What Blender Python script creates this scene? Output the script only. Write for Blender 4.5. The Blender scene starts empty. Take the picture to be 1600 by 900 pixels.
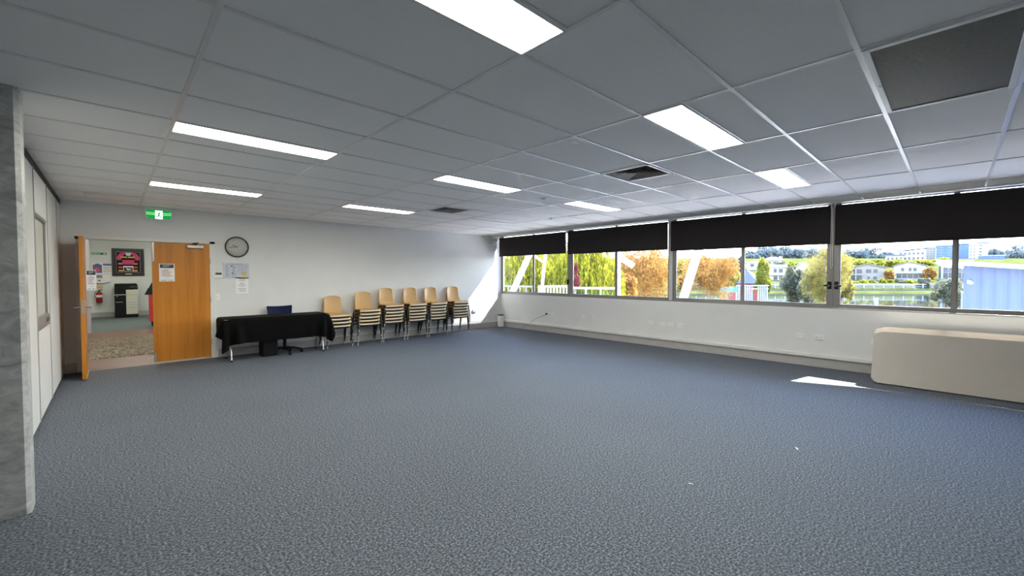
import bpy, bmesh, math, random
import numpy as np
from mathutils import Vector, Matrix
random.seed(7)
C = bpy.context.scene
COL = C.collection
PI = math.pi

# ------------------------------------------------------------------ camera, world, sun, exposure
CAM_Z = 1.475
YAW, PITCH, FPX = math.radians(43.511), math.radians(-1.646), 658.64
cam_d = bpy.data.cameras.new('camera')
cam_d.sensor_width = 36.0
cam_d.lens = FPX / 1600 * 36.0
cam_d.clip_start, cam_d.clip_end = 0.05, 3000
cam = bpy.data.objects.new('camera', cam_d)
COL.objects.link(cam)
cam.location = (0, 0, CAM_Z)
cam.rotation_euler = (PI / 2 + PITCH, 0, -YAW)
C.camera = cam
C.view_settings.view_transform = 'Standard'
C.view_settings.look = 'None'
C.view_settings.gamma = 1.0
C.view_settings.exposure = 1.66
C.view_settings.use_curve_mapping = False
C.cycles.max_bounces = 10
C.cycles.diffuse_bounces = 6
C.cycles.transparent_max_bounces = 16
C.cycles.caustics_reflective = False
C.cycles.caustics_refractive = False
C.cycles.sample_clamp_indirect = 6.0
C.cycles.use_denoising = True

SKY_STRENGTH = 4.4
SUN_STRENGTH = 15.0
LAMP = 10.0          # emission of the fluorescent diffusers

world = bpy.data.worlds.new('world')
C.world = world
world.use_nodes = True
wn = world.node_tree
wn.nodes.clear()
w_out = wn.nodes.new('ShaderNodeOutputWorld')
w_bg = wn.nodes.new('ShaderNodeBackground')
w_tc = wn.nodes.new('ShaderNodeTexCoord')
w_sep = wn.nodes.new('ShaderNodeSeparateXYZ')
w_ramp = wn.nodes.new('ShaderNodeValToRGB')
wn.links.new(w_tc.outputs['Generated'], w_sep.inputs[0])
wn.links.new(w_sep.outputs['Z'], w_ramp.inputs[0])
wn.links.new(w_ramp.outputs[0], w_bg.inputs[0])
wn.links.new(w_bg.outputs[0], w_out.inputs[0])
cr = w_ramp.color_ramp
cr.elements[0].position = 0.0
cr.elements[0].color = (1.0, 1.0, 1.0, 1)
cr.elements[1].position = 0.75
cr.elements[1].color = (0.20, 0.38, 1.0, 1)
e = cr.elements.new(0.16)
e.color = (0.92, 0.97, 1.0, 1)
e = cr.elements.new(0.36)
e.color = (0.46, 0.65, 1.0, 1)
w_bg.inputs[1].default_value = SKY_STRENGTH

sun_d = bpy.data.lights.new('sun', 'SUN')
sun_d.energy = SUN_STRENGTH
sun_d.angle = math.radians(0.8)
sun_d.color = (1.0, 0.95, 0.86)
sun = bpy.data.objects.new('sun', sun_d)
COL.objects.link(sun)
sun.rotation_euler = Vector((-1.0, 0.22, -1.085)).to_track_quat('-Z', 'Y').to_euler()

# ------------------------------------------------------------------ materials
M = {}


def _new(name):
    m = bpy.data.materials.new(name)
    m.use_nodes = True
    nt = m.node_tree
    return m, nt, nt.nodes['Principled BSDF']


def mat(name, col, rough=0.6, metal=0.0, var=0.0, scale=8.0, bump=0.0, bscale=None, spec=0.5,
        stretch=(1, 1, 1), sheen=0.0, col2=None, detail=4.0, contrast=None, coat=0.0):
    """Principled material with noise colour variation and noise bump (object space)."""
    m, nt, p = _new(name)
    N, L = nt.nodes, nt.links
    p.inputs['Roughness'].default_value = rough
    p.inputs['Metallic'].default_value = metal
    p.inputs['Specular IOR Level'].default_value = spec
    p.inputs['Base Color'].default_value = (*col, 1)
    if sheen:
        p.inputs['Sheen Weight'].default_value = sheen
    if coat:
        p.inputs['Coat Weight'].default_value = coat
    if var or col2 or bump:
        tc = N.new('ShaderNodeTexCoord')
        mp = N.new('ShaderNodeMapping')
        mp.inputs['Scale'].default_value = stretch
        L.new(tc.outputs['Object'], mp.inputs[0])
    if var or col2:
        nz = N.new('ShaderNodeTexNoise')
        nz.inputs['Scale'].default_value = scale
        nz.inputs['Detail'].default_value = detail
        L.new(mp.outputs[0], nz.inputs['Vector'])
        rp = N.new('ShaderNodeValToRGB')
        lo, hi = contrast or (0.3, 0.7)
        rp.color_ramp.elements[0].position = lo
        rp.color_ramp.elements[1].position = hi
        c2 = col2 or tuple(min(1, c * (1 + var)) for c in col)
        c1 = col if col2 else tuple(c * (1 - var) for c in col)
        rp.color_ramp.elements[0].color = (*c1, 1)
        rp.color_ramp.elements[1].color = (*c2, 1)
        L.new(nz.outputs[0], rp.inputs[0])
        L.new(rp.outputs[0], p.inputs['Base Color'])
    if bump:
        nb = N.new('ShaderNodeTexNoise')
        nb.inputs['Scale'].default_value = bscale or scale * 4
        nb.inputs['Detail'].default_value = 3
        L.new(mp.outputs[0], nb.inputs['Vector'])
        b = N.new('ShaderNodeBump')
        b.inputs['Strength'].default_value = bump
        b.inputs['Distance'].default_value = 0.004
        L.new(nb.outputs[0], b.inputs['Height'])
        L.new(b.outputs[0], p.inputs['Normal'])
    M[name] = m
    return m


def emit(name, col, strength, col2=None):
    m, nt, p = _new(name)
    p.inputs['Base Color'].default_value = (*col, 1)
    p.inputs['Emission Color'].default_value = (*col, 1)
    p.inputs['Emission Strength'].default_value = strength
    M[name] = m
    return m


def leaf(name, c1, c2, c3=None, scale=1.2, trans=0.45):
    m = bpy.data.materials.new(name)
    m.use_nodes = True
    nt = m.node_tree
    N, L = nt.nodes, nt.links
    N.clear()
    out = N.new('ShaderNodeOutputMaterial')
    d = N.new('ShaderNodeBsdfDiffuse')
    t = N.new('ShaderNodeBsdfTranslucent')
    mx = N.new('ShaderNodeMixShader')
    mx.inputs[0].default_value = trans
    tc = N.new('ShaderNodeTexCoord')
    nz = N.new('ShaderNodeTexNoise')
    nz.inputs['Scale'].default_value = scale
    nz.inputs['Detail'].default_value = 6
    nz.inputs['Roughness'].default_value = 0.75
    rp = N.new('ShaderNodeValToRGB')
    rp.color_ramp.elements[0].position = 0.32
    rp.color_ramp.elements[1].position = 0.68
    rp.color_ramp.elements[0].color = (*c1, 1)
    rp.color_ramp.elements[1].color = (*c2, 1)
    if c3:
        q = rp.color_ramp.elements.new(0.5)
        q.color = (*c3, 1)
    L.new(tc.outputs['Object'], nz.inputs['Vector'])
    L.new(nz.outputs[0], rp.inputs[0])
    L.new(rp.outputs[0], d.inputs[0])
    L.new(rp.outputs[0], t.inputs[0])
    L.new(d.outputs[0], mx.inputs[1])
    L.new(t.outputs[0], mx.inputs[2])
    L.new(mx.outputs[0], out.inputs[0])
    M[name] = m
    return m


def glass(name, tint=(0.97, 0.99, 0.99), amt=0.06):
    m = bpy.data.materials.new(name)
    m.use_nodes = True
    nt = m.node_tree
    N, L = nt.nodes, nt.links
    N.clear()
    out = N.new('ShaderNodeOutputMaterial')
    t = N.new('ShaderNodeBsdfTransparent')
    t.inputs[0].default_value = (*tint, 1)
    g = N.new('ShaderNodeBsdfGlossy')
    g.inputs['Roughness'].default_value = 0.02
    fr = N.new('ShaderNodeFresnel')
    fr.inputs[0].default_value = 1.25
    mx = N.new('ShaderNodeMixShader')
    L.new(fr.outputs[0], mx.inputs[0])
    L.new(t.outputs[0], mx.inputs[1])
    L.new(g.outputs[0], mx.inputs[2])
    L.new(mx.outputs[0], out.inputs[0])
    M[name] = m
    return m


def carpet_mat(name, ca, cb, cc):
    m, nt, p = _new(name)
    N, L = nt.nodes, nt.links
    p.inputs['Roughness'].default_value = 0.75
    p.inputs['Specular IOR Level'].default_value = 0.35
    tc = N.new('ShaderNodeTexCoord')
    n1 = N.new('ShaderNodeTexNoise')
    n1.inputs['Scale'].default_value = 72
    n1.inputs['Detail'].default_value = 4
    n1.inputs['Roughness'].default_value = 0.62
    mp = N.new('ShaderNodeMapping')
    mp.inputs['Scale'].default_value = (1.0, 1.15, 1)
    L.new(tc.outputs['Object'], mp.inputs[0])
    L.new(mp.outputs[0], n1.inputs['Vector'])
    rp = N.new('ShaderNodeValToRGB')
    rp.color_ramp.elements[0].position = 0.37
    rp.color_ramp.elements[1].position = 0.65
    rp.color_ramp.elements[0].color = (*ca, 1)
    rp.color_ramp.elements[1].color = (*cc, 1)
    q = rp.color_ramp.elements.new(0.5)
    q.color = (*cb, 1)
    L.new(n1.outputs[0], rp.inputs[0])
    n2 = N.new('ShaderNodeTexNoise')
    n2.inputs['Scale'].default_value = 0.7
    n2.inputs['Detail'].default_value = 4
    L.new(tc.outputs['Object'], n2.inputs['Vector'])
    mr = N.new('ShaderNodeMapRange')
    mr.inputs['To Min'].default_value = 0.86
    mr.inputs['To Max'].default_value = 1.14
    L.new(n2.outputs[0], mr.inputs[0])
    mul = N.new('ShaderNodeMixRGB')
    mul.blend_type = 'MULTIPLY'
    mul.inputs[0].default_value = 1
    L.new(rp.outputs[0], mul.inputs[1])
    L.new(mr.outputs[0], mul.inputs[2])
    L.new(mul.outputs[0], p.inputs['Base Color'])
    n3 = N.new('ShaderNodeTexNoise')
    n3.inputs['Scale'].default_value = 220
    n3.inputs['Detail'].default_value = 4
    L.new(mp.outputs[0], n3.inputs['Vector'])
    b = N.new('ShaderNodeBump')
    b.inputs['Strength'].default_value = 0.6
    b.inputs['Distance'].default_value = 0.004
    L.new(n3.outputs[0], b.inputs['Height'])
    L.new(b.outputs[0], p.inputs['Normal'])
    M[name] = m
    return m


def wood_mat(name, c1, c2, c3, sx=7.0, rough=0.4):
    m, nt, p = _new(name)
    N, L = nt.nodes, nt.links
    p.inputs['Roughness'].default_value = rough
    tc = N.new('ShaderNodeTexCoord')
    mp = N.new('ShaderNodeMapping')
    mp.inputs['Scale'].default_value = (sx, sx, 0.35)
    L.new(tc.outputs['Object'], mp.inputs[0])
    nz = N.new('ShaderNodeTexNoise')
    nz.inputs['Scale'].default_value = 1.6
    nz.inputs['Detail'].default_value = 6
    nz.inputs['Roughness'].default_value = 0.6
    nz.inputs['Distortion'].default_value = 0.6
    L.new(mp.outputs[0], nz.inputs['Vector'])
    rp = N.new('ShaderNodeValToRGB')
    rp.color_ramp.elements[0].position = 0.3
    rp.color_ramp.elements[1].position = 0.72
    rp.color_ramp.elements[0].color = (*c1, 1)
    rp.color_ramp.elements[1].color = (*c3, 1)
    q = rp.color_ramp.elements.new(0.5)
    q.color = (*c2, 1)
    L.new(nz.outputs[0], rp.inputs[0])
    L.new(rp.outputs[0], p.inputs['Base Color'])
    M[name] = m
    return m


def concrete_mat(name):
    m, nt, p = _new(name)
    N, L = nt.nodes, nt.links
    p.inputs['Roughness'].default_value = 0.45
    tc = N.new('ShaderNodeTexCoord')
    mp = N.new('ShaderNodeMapping')
    mp.inputs['Scale'].default_value = (1.0, 1.0, 1.6)
    L.new(tc.outputs['Object'], mp.inputs[0])
    a = N.new('ShaderNodeTexNoise')
    a.inputs['Scale'].default_value = 7
    a.inputs['Detail'].default_value = 9
    a.inputs['Roughness'].default_value = 0.7
    a.inputs['Distortion'].default_value = 1.2
    L.new(mp.outputs[0], a.inputs['Vector'])
    rp = N.new('ShaderNodeValToRGB')
    rp.color_ramp.elements[0].position = 0.32
    rp.color_ramp.elements[1].position = 0.7
    rp.color_ramp.elements[0].color = (0.27, 0.28, 0.28, 1)
    rp.color_ramp.elements[1].color = (0.62, 0.63, 0.62, 1)
    L.new(a.outputs[0], rp.inputs[0])
    L.new(rp.outputs[0], p.inputs['Base Color'])
    b = N.new('ShaderNodeBump')
    b.inputs['Strength'].default_value = 0.15
    L.new(a.outputs[0], b.inputs['Height'])
    L.new(b.outputs[0], p.inputs['Normal'])
    M[name] = m


def rug_mat(name):
    m, nt, p = _new(name)
    N, L = nt.nodes, nt.links
    p.inputs['Roughness'].default_value = 0.95
    tc = N.new('ShaderNodeTexCoord')
    mp = N.new('ShaderNodeMapping')
    mp.inputs['Scale'].default_value = (1.4, 1.0, 1)
    L.new(tc.outputs['Object'], mp.inputs[0])
    v = N.new('ShaderNodeTexNoise')
    v.inputs['Scale'].default_value = 9
    v.inputs['Detail'].default_value = 6
    v.inputs['Distortion'].default_value = 2.0
    L.new(mp.outputs[0], v.inputs['Vector'])
    rp = N.new('ShaderNodeValToRGB')
    rp.color_ramp.elements[0].position = 0.4
    rp.color_ramp.elements[1].position = 0.62
    rp.color_ramp.elements[0].color = (0.06, 0.043, 0.023, 1)
    rp.color_ramp.elements[1].color = (0.31, 0.25, 0.155, 1)
    L.new(v.outputs[0], rp.inputs[0])
    L.new(rp.outputs[0], p.inputs['Base Color'])
    b = N.new('ShaderNodeBump')
    b.inputs['Strength'].default_value = 0.8
    b.inputs['Distance'].default_value = 0.02
    L.new(v.outputs[0], b.inputs['Height'])
    L.new(b.outputs[0], p.inputs['Normal'])
    M[name] = m


def lake_mat(name):
    m, nt, p = _new(name)
    N, L = nt.nodes, nt.links
    p.inputs['Base Color'].default_value = (0.006, 0.008, 0.006, 1)
    p.inputs['Roughness'].default_value = 0.05
    p.inputs['Specular IOR Level'].default_value = 0.9
    tc = N.new('ShaderNodeTexCoord')
    nz = N.new('ShaderNodeTexNoise')
    nz.inputs['Scale'].default_value = 0.5
    nz.inputs['Detail'].default_value = 3
    L.new(tc.outputs['Object'], nz.inputs['Vector'])
    b = N.new('ShaderNodeBump')
    b.inputs['Strength'].default_value = 0.06
    L.new(nz.outputs[0], b.inputs['Height'])
    L.new(b.outputs[0], p.inputs['Normal'])
    M[name] = m


mat('wall_paint', (0.775, 0.78, 0.775), 0.55, var=0.02, scale=3, bump=0.03, bscale=250)
mat('wall_panel', (0.78, 0.78, 0.76), 0.4, var=0.02, scale=2)
mat('panel_gap', (0.05, 0.05, 0.05), 0.8, var=0.1)
mat('hall_paint', (0.80, 0.83, 0.80), 0.6, var=0.02, scale=3)
mat('partition_grey', (0.42, 0.41, 0.41), 0.5, var=0.04)
mat('tile', (0.94, 0.925, 0.905), 0.9, var=0.035, scale=160, bump=0.35, bscale=260, spec=0.2, detail=2)
mat('tbar', (0.80, 0.79, 0.78), 0.28, var=0.02)
mat('skirting', (0.47, 0.455, 0.445), 0.5, var=0.05)
mat('white_trim', (0.80, 0.80, 0.78), 0.4, var=0.02)
mat('frame_grey', (0.30, 0.29, 0.275), 0.35, metal=0.4, var=0.04)
mat('post_white', (0.62, 0.61, 0.59), 0.45, var=0.03)
mat('blind_fabric', (0.017, 0.0125, 0.013), 0.85, var=0.2, scale=200, bump=0.2, bscale=500)
mat('black_plastic', (0.004, 0.004, 0.0045), 0.5, var=0.15, spec=0.25)
mat('black_metal', (0.015, 0.015, 0.016), 0.35, metal=0.2, var=0.15)
mat('chrome', (0.62, 0.62, 0.62), 0.22, metal=1.0, var=0.05)
mat('steel', (0.5, 0.5, 0.5), 0.3, metal=0.9, var=0.05)
mat('foot_grey', (0.38, 0.38, 0.38), 0.5, var=0.1)
mat('shell', (0.60, 0.38, 0.165), 0.34, var=0.04, scale=5, bump=0.03, bscale=180)
mat('lip_highlight', (0.90, 0.82, 0.66), 0.4, var=0.04)
mat('cloth_black', (0.002, 0.002, 0.0024), 0.8, var=0.2, scale=60, bump=0.15, bscale=400, spec=0.12)
mat('plastic_white', (0.90, 0.90, 0.88), 0.4, var=0.02)
mat('plastic_ivory', (0.72, 0.71, 0.66), 0.4, var=0.02)
mat('slot_dark', (0.05, 0.05, 0.05), 0.6, var=0.1)
mat('lcd', (0.10, 0.11, 0.09), 0.25, var=0.1)
mat('paper', (0.93, 0.93, 0.92), 0.8, var=0.02)
mat('paper_blue', (0.62, 0.66, 0.76), 0.8, var=0.05, scale=20)
mat('ink_grey', (0.28, 0.28, 0.31), 0.8, var=0.2)
mat('ink_dark', (0.05, 0.055, 0.07), 0.7, var=0.4, scale=30)
mat('ink_red', (0.42, 0.12, 0.10), 0.8, var=0.2)
mat('ink_yellow', (0.75, 0.66, 0.28), 0.8, var=0.2, scale=40)
mat('clock_face', (0.66, 0.66, 0.62), 0.5, var=0.02)
mat('table_plastic', (0.47, 0.435, 0.385), 0.42, var=0.03, scale=4, bump=0.05, bscale=250)
mat('blue_mesh', (0.012, 0.022, 0.11), 0.7, var=0.25, scale=90, bump=0.2, bscale=500)
mat('grille', (0.10, 0.09, 0.052), 0.5, var=0.15, scale=40)
mat('vent_dark', (0.03, 0.028, 0.025), 0.6, var=0.2)
mat('vent_slat', (0.26, 0.24, 0.22), 0.45, var=0.1)
mat('exit_green', (0.0, 0.24, 0.05), 0.4, var=0.05)
emit('exit_green_lit', (0.0, 0.24, 0.05), 0.35)
emit('exit_white_lit', (0.80, 1.0, 0.90), 0.5)
emit('exit_lime_lit', (0.25, 0.75, 0.25), 0.4)
emit('lamp_lit', (1.0, 0.97, 0.84), LAMP)
mat('lamp_off', (0.92, 0.92, 0.88), 0.4, var=0.02)
mat('red_paint', (0.55, 0.03, 0.02), 0.4, var=0.1)
mat('red_gloss', (0.35, 0.015, 0.012), 0.25, var=0.1)
mat('copier_grey', (0.55, 0.54, 0.47), 0.45, var=0.03)
mat('pink', (0.80, 0.07, 0.22), 0.7, var=0.12, scale=30)
mat('gold', (0.75, 0.45, 0.07), 0.5, var=0.12, scale=30)
mat('brass', (0.72, 0.55, 0.22), 0.3, metal=0.8, var=0.05)
mat('dark_wood', (0.02, 0.014, 0.012), 0.35, var=0.3, scale=20)
mat('poster_blue', (0.12, 0.13, 0.42), 0.6, var=0.25, scale=25)
mat('poster_red', (0.65, 0.12, 0.10), 0.6, var=0.2, scale=25)
mat('yellow_sign', (0.72, 0.60, 0.36), 0.6, var=0.05)
mat('timber_floor', (0.12, 0.055, 0.03), 0.35, col2=(0.21, 0.11, 0.065), scale=2.0, stretch=(0.6, 9, 1), detail=6)
carpet_mat('carpet', (0.026, 0.033, 0.044), (0.091, 0.109, 0.138), (0.27, 0.302, 0.355))
carpet_mat('hall_carpet', (0.06, 0.085, 0.085), (0.10, 0.13, 0.13), (0.16, 0.19, 0.19))
wood_mat('door_wood', (0.46, 0.160, 0.012), (0.58, 0.215, 0.018), (0.64, 0.255, 0.028))
concrete_mat('concrete')
rug_mat('rug')
lake_mat('lake')
mat('stone', (0.06, 0.056, 0.048), 0.8, var=0.15, scale=0.8)
glass('window_glass')
glass('fence_glass', (0.80, 0.93, 0.95))
mat('ext_white', (0.27, 0.275, 0.285), 0.5, var=0.03)
mat('ext_cream', (0.20, 0.175, 0.125), 0.7, var=0.05)
mat('ext_grey', (0.085, 0.09, 0.105), 0.7, var=0.08)
mat('ext_blue', (0.05, 0.095, 0.19), 0.7, var=0.05)
mat('ext_window', (0.012, 0.015, 0.024), 0.25, var=0.2, scale=3)
mat('ext_roof', (0.15, 0.135, 0.12), 0.8, var=0.08)
mat('ext_roof_blue', (0.025, 0.03, 0.05), 0.6, var=0.15)
mat('ext_red', (0.18, 0.02, 0.015), 0.6, var=0.1)
mat('ext_deck', (0.45, 0.42, 0.38), 0.8, var=0.1)
mat('shed_blue', (0.034, 0.056, 0.115), 0.5, var=0.03)
mat('turquoise', (0.035, 0.21, 0.23), 0.5, var=0.05)
mat('bark', (0.20, 0.14, 0.10), 0.9, var=0.3, scale=6)
mat('bounce_ground', (0.74, 0.68, 0.60), 0.9, var=0.1, scale=0.6)
mat('bank_grass', (0.055, 0.06, 0.018), 0.95, var=0.3, scale=0.2, spec=0.0)
leaf('leaf_willow', (0.04, 0.05, 0.008), (0.46, 0.40, 0.03), (0.20, 0.19, 0.02), 2.5)
leaf('leaf_orange', (0.06, 0.035, 0.02), (0.46, 0.29, 0.07), (0.27, 0.135, 0.04), 2.6)
leaf('leaf_yellow', (0.05, 0.05, 0.02), (0.44, 0.36, 0.10), (0.22, 0.18, 0.05), 1.5)
leaf('leaf_green', (0.05, 0.052, 0.038), (0.26, 0.25, 0.15), (0.13, 0.135, 0.085), 1.3)
leaf('leaf_gum', (0.06, 0.075, 0.075), (0.21, 0.23, 0.22), (0.12, 0.14, 0.135), 0.25, 0.3)
leaf('leaf_hedge', (0.07, 0.08, 0.015), (0.36, 0.33, 0.06), (0.20, 0.20, 0.03), 0.4)
leaf('leaf_red', (0.06, 0.02, 0.02), (0.20, 0.05, 0.045), None, 2.0)


# ------------------------------------------------------------------ mesh helpers
class MB:
    """collects shapes into ONE mesh; every shape names its material"""

    def __init__(s):
        s.v, s.f, s.m, s.sm, s.mats = [], [], [], [], []

    def mi(s, m):
        if m not in s.mats:
            s.mats.append(m)
        return s.mats.index(m)

    def add(s, vs, fs, m, smooth=False):
        o = len(s.v)
        s.v += [tuple(v) for v in vs]
        k = s.mi(m)
        for f in fs:
            s.f.append([i + o for i in f])
            s.m.append(k)
            s.sm.append(smooth)
        return s

    def box(s, a, b, m, bev=0.0, R=None):
        x0, x1 = sorted((a[0], b[0]))
        y0, y1 = sorted((a[1], b[1]))
        z0, z1 = sorted((a[2], b[2]))
        if bev > 0:
            bm = bmesh.new()
            bmesh.ops.create_cube(bm, size=1)
            bmesh.ops.scale(bm, vec=(x1 - x0, y1 - y0, z1 - z0), verts=bm.verts)
            bmesh.ops.translate(bm, vec=((x0 + x1) / 2, (y0 + y1) / 2, (z0 + z1) / 2), verts=bm.verts)
            bmesh.ops.bevel(bm, geom=bm.edges[:], offset=min(bev, 0.45 * min(x1 - x0, y1 - y0, z1 - z0)),
                            segments=2, profile=0.5, affect='EDGES')
            return s.bm(bm, m, R=R)
        vs = [(x, y, z) for x in (x0, x1) for y in (y0, y1) for z in (z0, z1)]
        if R is not None:
            vs = [tuple(R @ Vector(v)) for v in vs]
        return s.add(vs, [(0, 1, 3, 2), (4, 6, 7, 5), (0, 4, 5, 1), (2, 3, 7, 6), (0, 2, 6, 4), (1, 5, 7, 3)], m)

    def bm(s, bm, m, smooth=False, R=None):
        bm.verts.index_update()
        vs = [tuple((R @ v.co) if R is not None else v.co) for v in bm.verts]
        s.add(vs, [[v.index for v in f.verts] for f in bm.faces], m, smooth)
        bm.free()
        return s

    def tube(s, pts, r, m, n=8, cap=True):
        pts = [Vector(p) for p in pts]
        rs = r if isinstance(r, (list, tuple)) else [r] * len(pts)
        vs, fs = [], []
        up = Vector((0, 0, 1))
        prev = None
        for i, p in enumerate(pts):
            d = (pts[min(i + 1, len(pts) - 1)] - pts[max(i - 1, 0)]).normalized()
            if prev is None:
                a = up.cross(d)
                if a.length < 1e-3:
                    a = Vector((1, 0, 0)).cross(d)
                a.normalize()
            else:
                a = (prev - d * prev.dot(d)).normalized()
            prev = a
            b = d.cross(a)
            for k in range(n):
                t = 2 * PI * k / n
                vs.append(p + (a * math.cos(t) + b * math.sin(t)) * rs[i])
        for i in range(len(pts) - 1):
            for k in range(n):
                fs.append((i * n + k, i * n + (k + 1) % n, (i + 1) * n + (k + 1) % n, (i + 1) * n + k))
        s.add(vs, fs, m, True)
        if cap:
            s.add(vs[:n], [list(range(n))[::-1]], m)
            s.add(vs[-n:], [list(range(n))], m)
        return s

    def lathe(s, prof, m, n=24, at=(0, 0, 0), axis='z', smooth=True, arc=2 * PI):
        vs, fs = [], []
        for r, h in prof:
            for k in range(n):
                t = arc * k / n
                c, q = r * math.cos(t), r * math.sin(t)
                p = (c, q, h) if axis == 'z' else ((c, h, q) if axis == 'y' else (h, c, q))
                vs.append((p[0] + at[0], p[1] + at[1], p[2] + at[2]))
        for i in range(len(prof) - 1):
            for k in range(n):
                fs.append((i * n + k, i * n + (k + 1) % n, (i + 1) * n + (k + 1) % n, (i + 1) * n + k))
        s.add(vs, fs, m, smooth)
        if prof[0][0] > 1e-6:
            s.add(vs[:n], [list(range(n))], m)
        if prof[-1][0] > 1e-6:
            s.add(vs[-n:], [list(range(n))], m)
        return s

    def prism(s, poly, h0, h1, m, plane='xy'):
        """polygon extruded: plane 'xy' along z, 'xz' along y, 'yz' along x"""
        n = len(poly)

        def P(p, h):
            return {'xy': (p[0], p[1], h), 'xz': (p[0], h, p[1]), 'yz': (h, p[0], p[1])}[plane]
        vs = [P(p, h0) for p in poly] + [P(p, h1) for p in poly]
        fs = [list(range(n)), list(range(n, 2 * n))[::-1]]
        fs += [(i, (i + 1) % n, n + (i + 1) % n, n + i) for i in range(n)]
        return s.add(vs, fs, m)

    def build(s, name, parent=None, loc=(0, 0, 0), rot=(0, 0, 0), autosmooth=False):
        me = bpy.data.meshes.new(name)
        me.from_pydata(s.v, [], s.f)
        for m in s.mats:
            me.materials.append(M[m])
        me.polygons.foreach_set('material_index', s.m)
        me.polygons.foreach_set('use_smooth', s.sm)
        me.update()
        bm = bmesh.new()
        bm.from_mesh(me)
        bmesh.ops.recalc_face_normals(bm, faces=bm.faces)
        bm.to_mesh(me)
        bm.free()
        o = bpy.data.objects.new(name, me)
        COL.objects.link(o)
        o.location = loc
        o.rotation_euler = rot
        if parent is not None:
            o.parent = parent
        return o


def tag(o, label=None, cat=None, group=None, kind=None):
    if label:
        o['label'] = label
    if cat:
        o['category'] = cat
    if group:
        o['group'] = group
    if kind:
        o['kind'] = kind
    return o


def thing(name, label, cat, loc=(0, 0, 0), rz=0.0, group=None, rot=None):
    o = bpy.data.objects.new(name, None)
    o.empty_display_size = 0.1
    COL.objects.link(o)
    o.location = loc
    o.rotation_euler = rot if rot else (0, 0, rz)
    return tag(o, label, cat, group)


def struct(mb, name, label=None, cat=None, parent=None, loc=(0, 0, 0), rot=(0, 0, 0)):
    o = mb.build(name, parent, loc, rot)
    if parent is None:
        tag(o, label, cat, None, 'structure')
    return o


def dup(root, loc, rz=None, label=None, group=None, rot=None):
    r = root.copy()
    COL.objects.link(r)
    r.location = loc
    if rot is not None:
        r.rotation_euler = rot
    elif rz is not None:
        r.rotation_euler = (0, 0, rz)
    if label:
        r['label'] = label
    if group:
        r['group'] = group
    for ch in list(root.children):
        c = ch.copy()
        COL.objects.link(c)
        c.parent = r
        for g in list(ch.children):
            d = g.copy()
            COL.objects.link(d)
            d.parent = c
    return r


def circ(cx, cy, r, n=20):
    return [(cx + r * math.cos(2 * PI * k / n), cy + r * math.sin(2 * PI * k / n)) for k in range(n)]


def rrect(x0, y0, x1, y1, r, n=5):
    pts = []
    for cx, cy, a in ((x1 - r, y0 + r, -90), (x1 - r, y1 - r, 0), (x0 + r, y1 - r, 90), (x0 + r, y0 + r, 180)):
        for k in range(n + 1):
            t = math.radians(a + 90 * k / n)
            pts.append((cx + r * math.cos(t), cy + r * math.sin(t)))
    return pts


def capsule(a, b, w, n=6):
    (ax, ay), (bx, by) = a, b
    t0 = math.atan2(by - ay, bx - ax)
    p = [(bx + w * math.cos(t0 - PI / 2 + PI * k / n), by + w * math.sin(t0 - PI / 2 + PI * k / n)) for k in range(n + 1)]
    p += [(ax + w * math.cos(t0 + PI / 2 + PI * k / n), ay + w * math.sin(t0 + PI / 2 + PI * k / n)) for k in range(n + 1)]
    return p


# ================================================================== THE ROOM
XL, XW, YB, H = -0.54, 8.27, 9.20, 2.611
YF, XLL = -3.2, -3.2           # wall behind the camera, recess beyond the column
X0, Y0 = -0.8465, 0.9663       # ceiling grid origin (1.2 x 0.6 m cells)

b = MB()
b.add([(XLL, YF, 0), (XW, YF, 0), (XW, YB, 0), (XLL, YB, 0)], [(0, 1, 2, 3)], 'carpet')
b.add([(XLL, YF, -.12), (XW, YF, -.12), (XW, YB, -.12), (XLL, YB, -.12)], [(3, 2, 1, 0)], 'carpet')
struct(b, 'floor', 'grey blue loop pile carpet across the whole room', 'floor')

# ---- ceiling: recessed mineral tiles in a white T-bar grid -----------------
lights = [  # (column, first row) of each 1.2 x 0.3 m fitting
    (1, 0.5), (1, 5.0), (1, 9.5), (3, 0.5), (3, 5.0), (3, 9.5), (5, 0.5), (5, 5.0), (5, 9.5)]
vents = [(4, 2), (4, 8)]
return_grille = (3, -2)
b = MB()
RX, RY = 0.012, 0.012
cols = range(-3, 9)
rows = range(-8, 15)
for i in cols:
    xa, xb = max(X0 + 1.2 * i, XLL), min(X0 + 1.2 * (i + 1), XW - 0.02)
    if xb - xa < 0.05:
        continue
    for j in rows:
        ya, yb = max(Y0 + .6 * j, YF), min(Y0 + .6 * (j + 1), YB)
        if yb - ya < 0.03:
            continue
        cells = [(xa, xb, ya, yb)]
        for (li, lj) in lights:
            if li == i and int(math.floor(lj)) == j:
                half = (lj - j) > .25
                cells = [(xa, xb, ya, ya + .3)] if half else [(xa, xb, ya + .3, yb)]
        if (i, j) in vents:
            cells = [(xa + .6, xb, ya, yb)]
        if (i, j) == return_grille:
            cells = []
        for (p, q, r, s_) in cells:
            z = H + 0.007
            t = 0.006
            b.box((p + t, r + t, z), (q - t, s_ - t, z + .015), 'tile')
for i in range(-2, 9):
    x = X0 + 1.2 * i
    if XLL < x < XW - .03:
        b.box((x - RX, YF, H), (x + RX, YB, H + .03), 'tbar')
for j in range(-7, 15):
    y = Y0 + .6 * j
    if YF < y < YB:
        b.box((XLL, y - RY, H + 0.0004), (XW, y + RY, H + .03), 'tbar')
for (li, lj) in lights:     # cross tee between fitting and its filler tile
    y = Y0 + .6 * (lj if lj % 1 else lj + .5)
    b.box((X0 + 1.2 * li, y - .012, H + 0.0002), (X0 + 1.2 * (li + 1), y + .012, H + .03), 'tbar')
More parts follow.
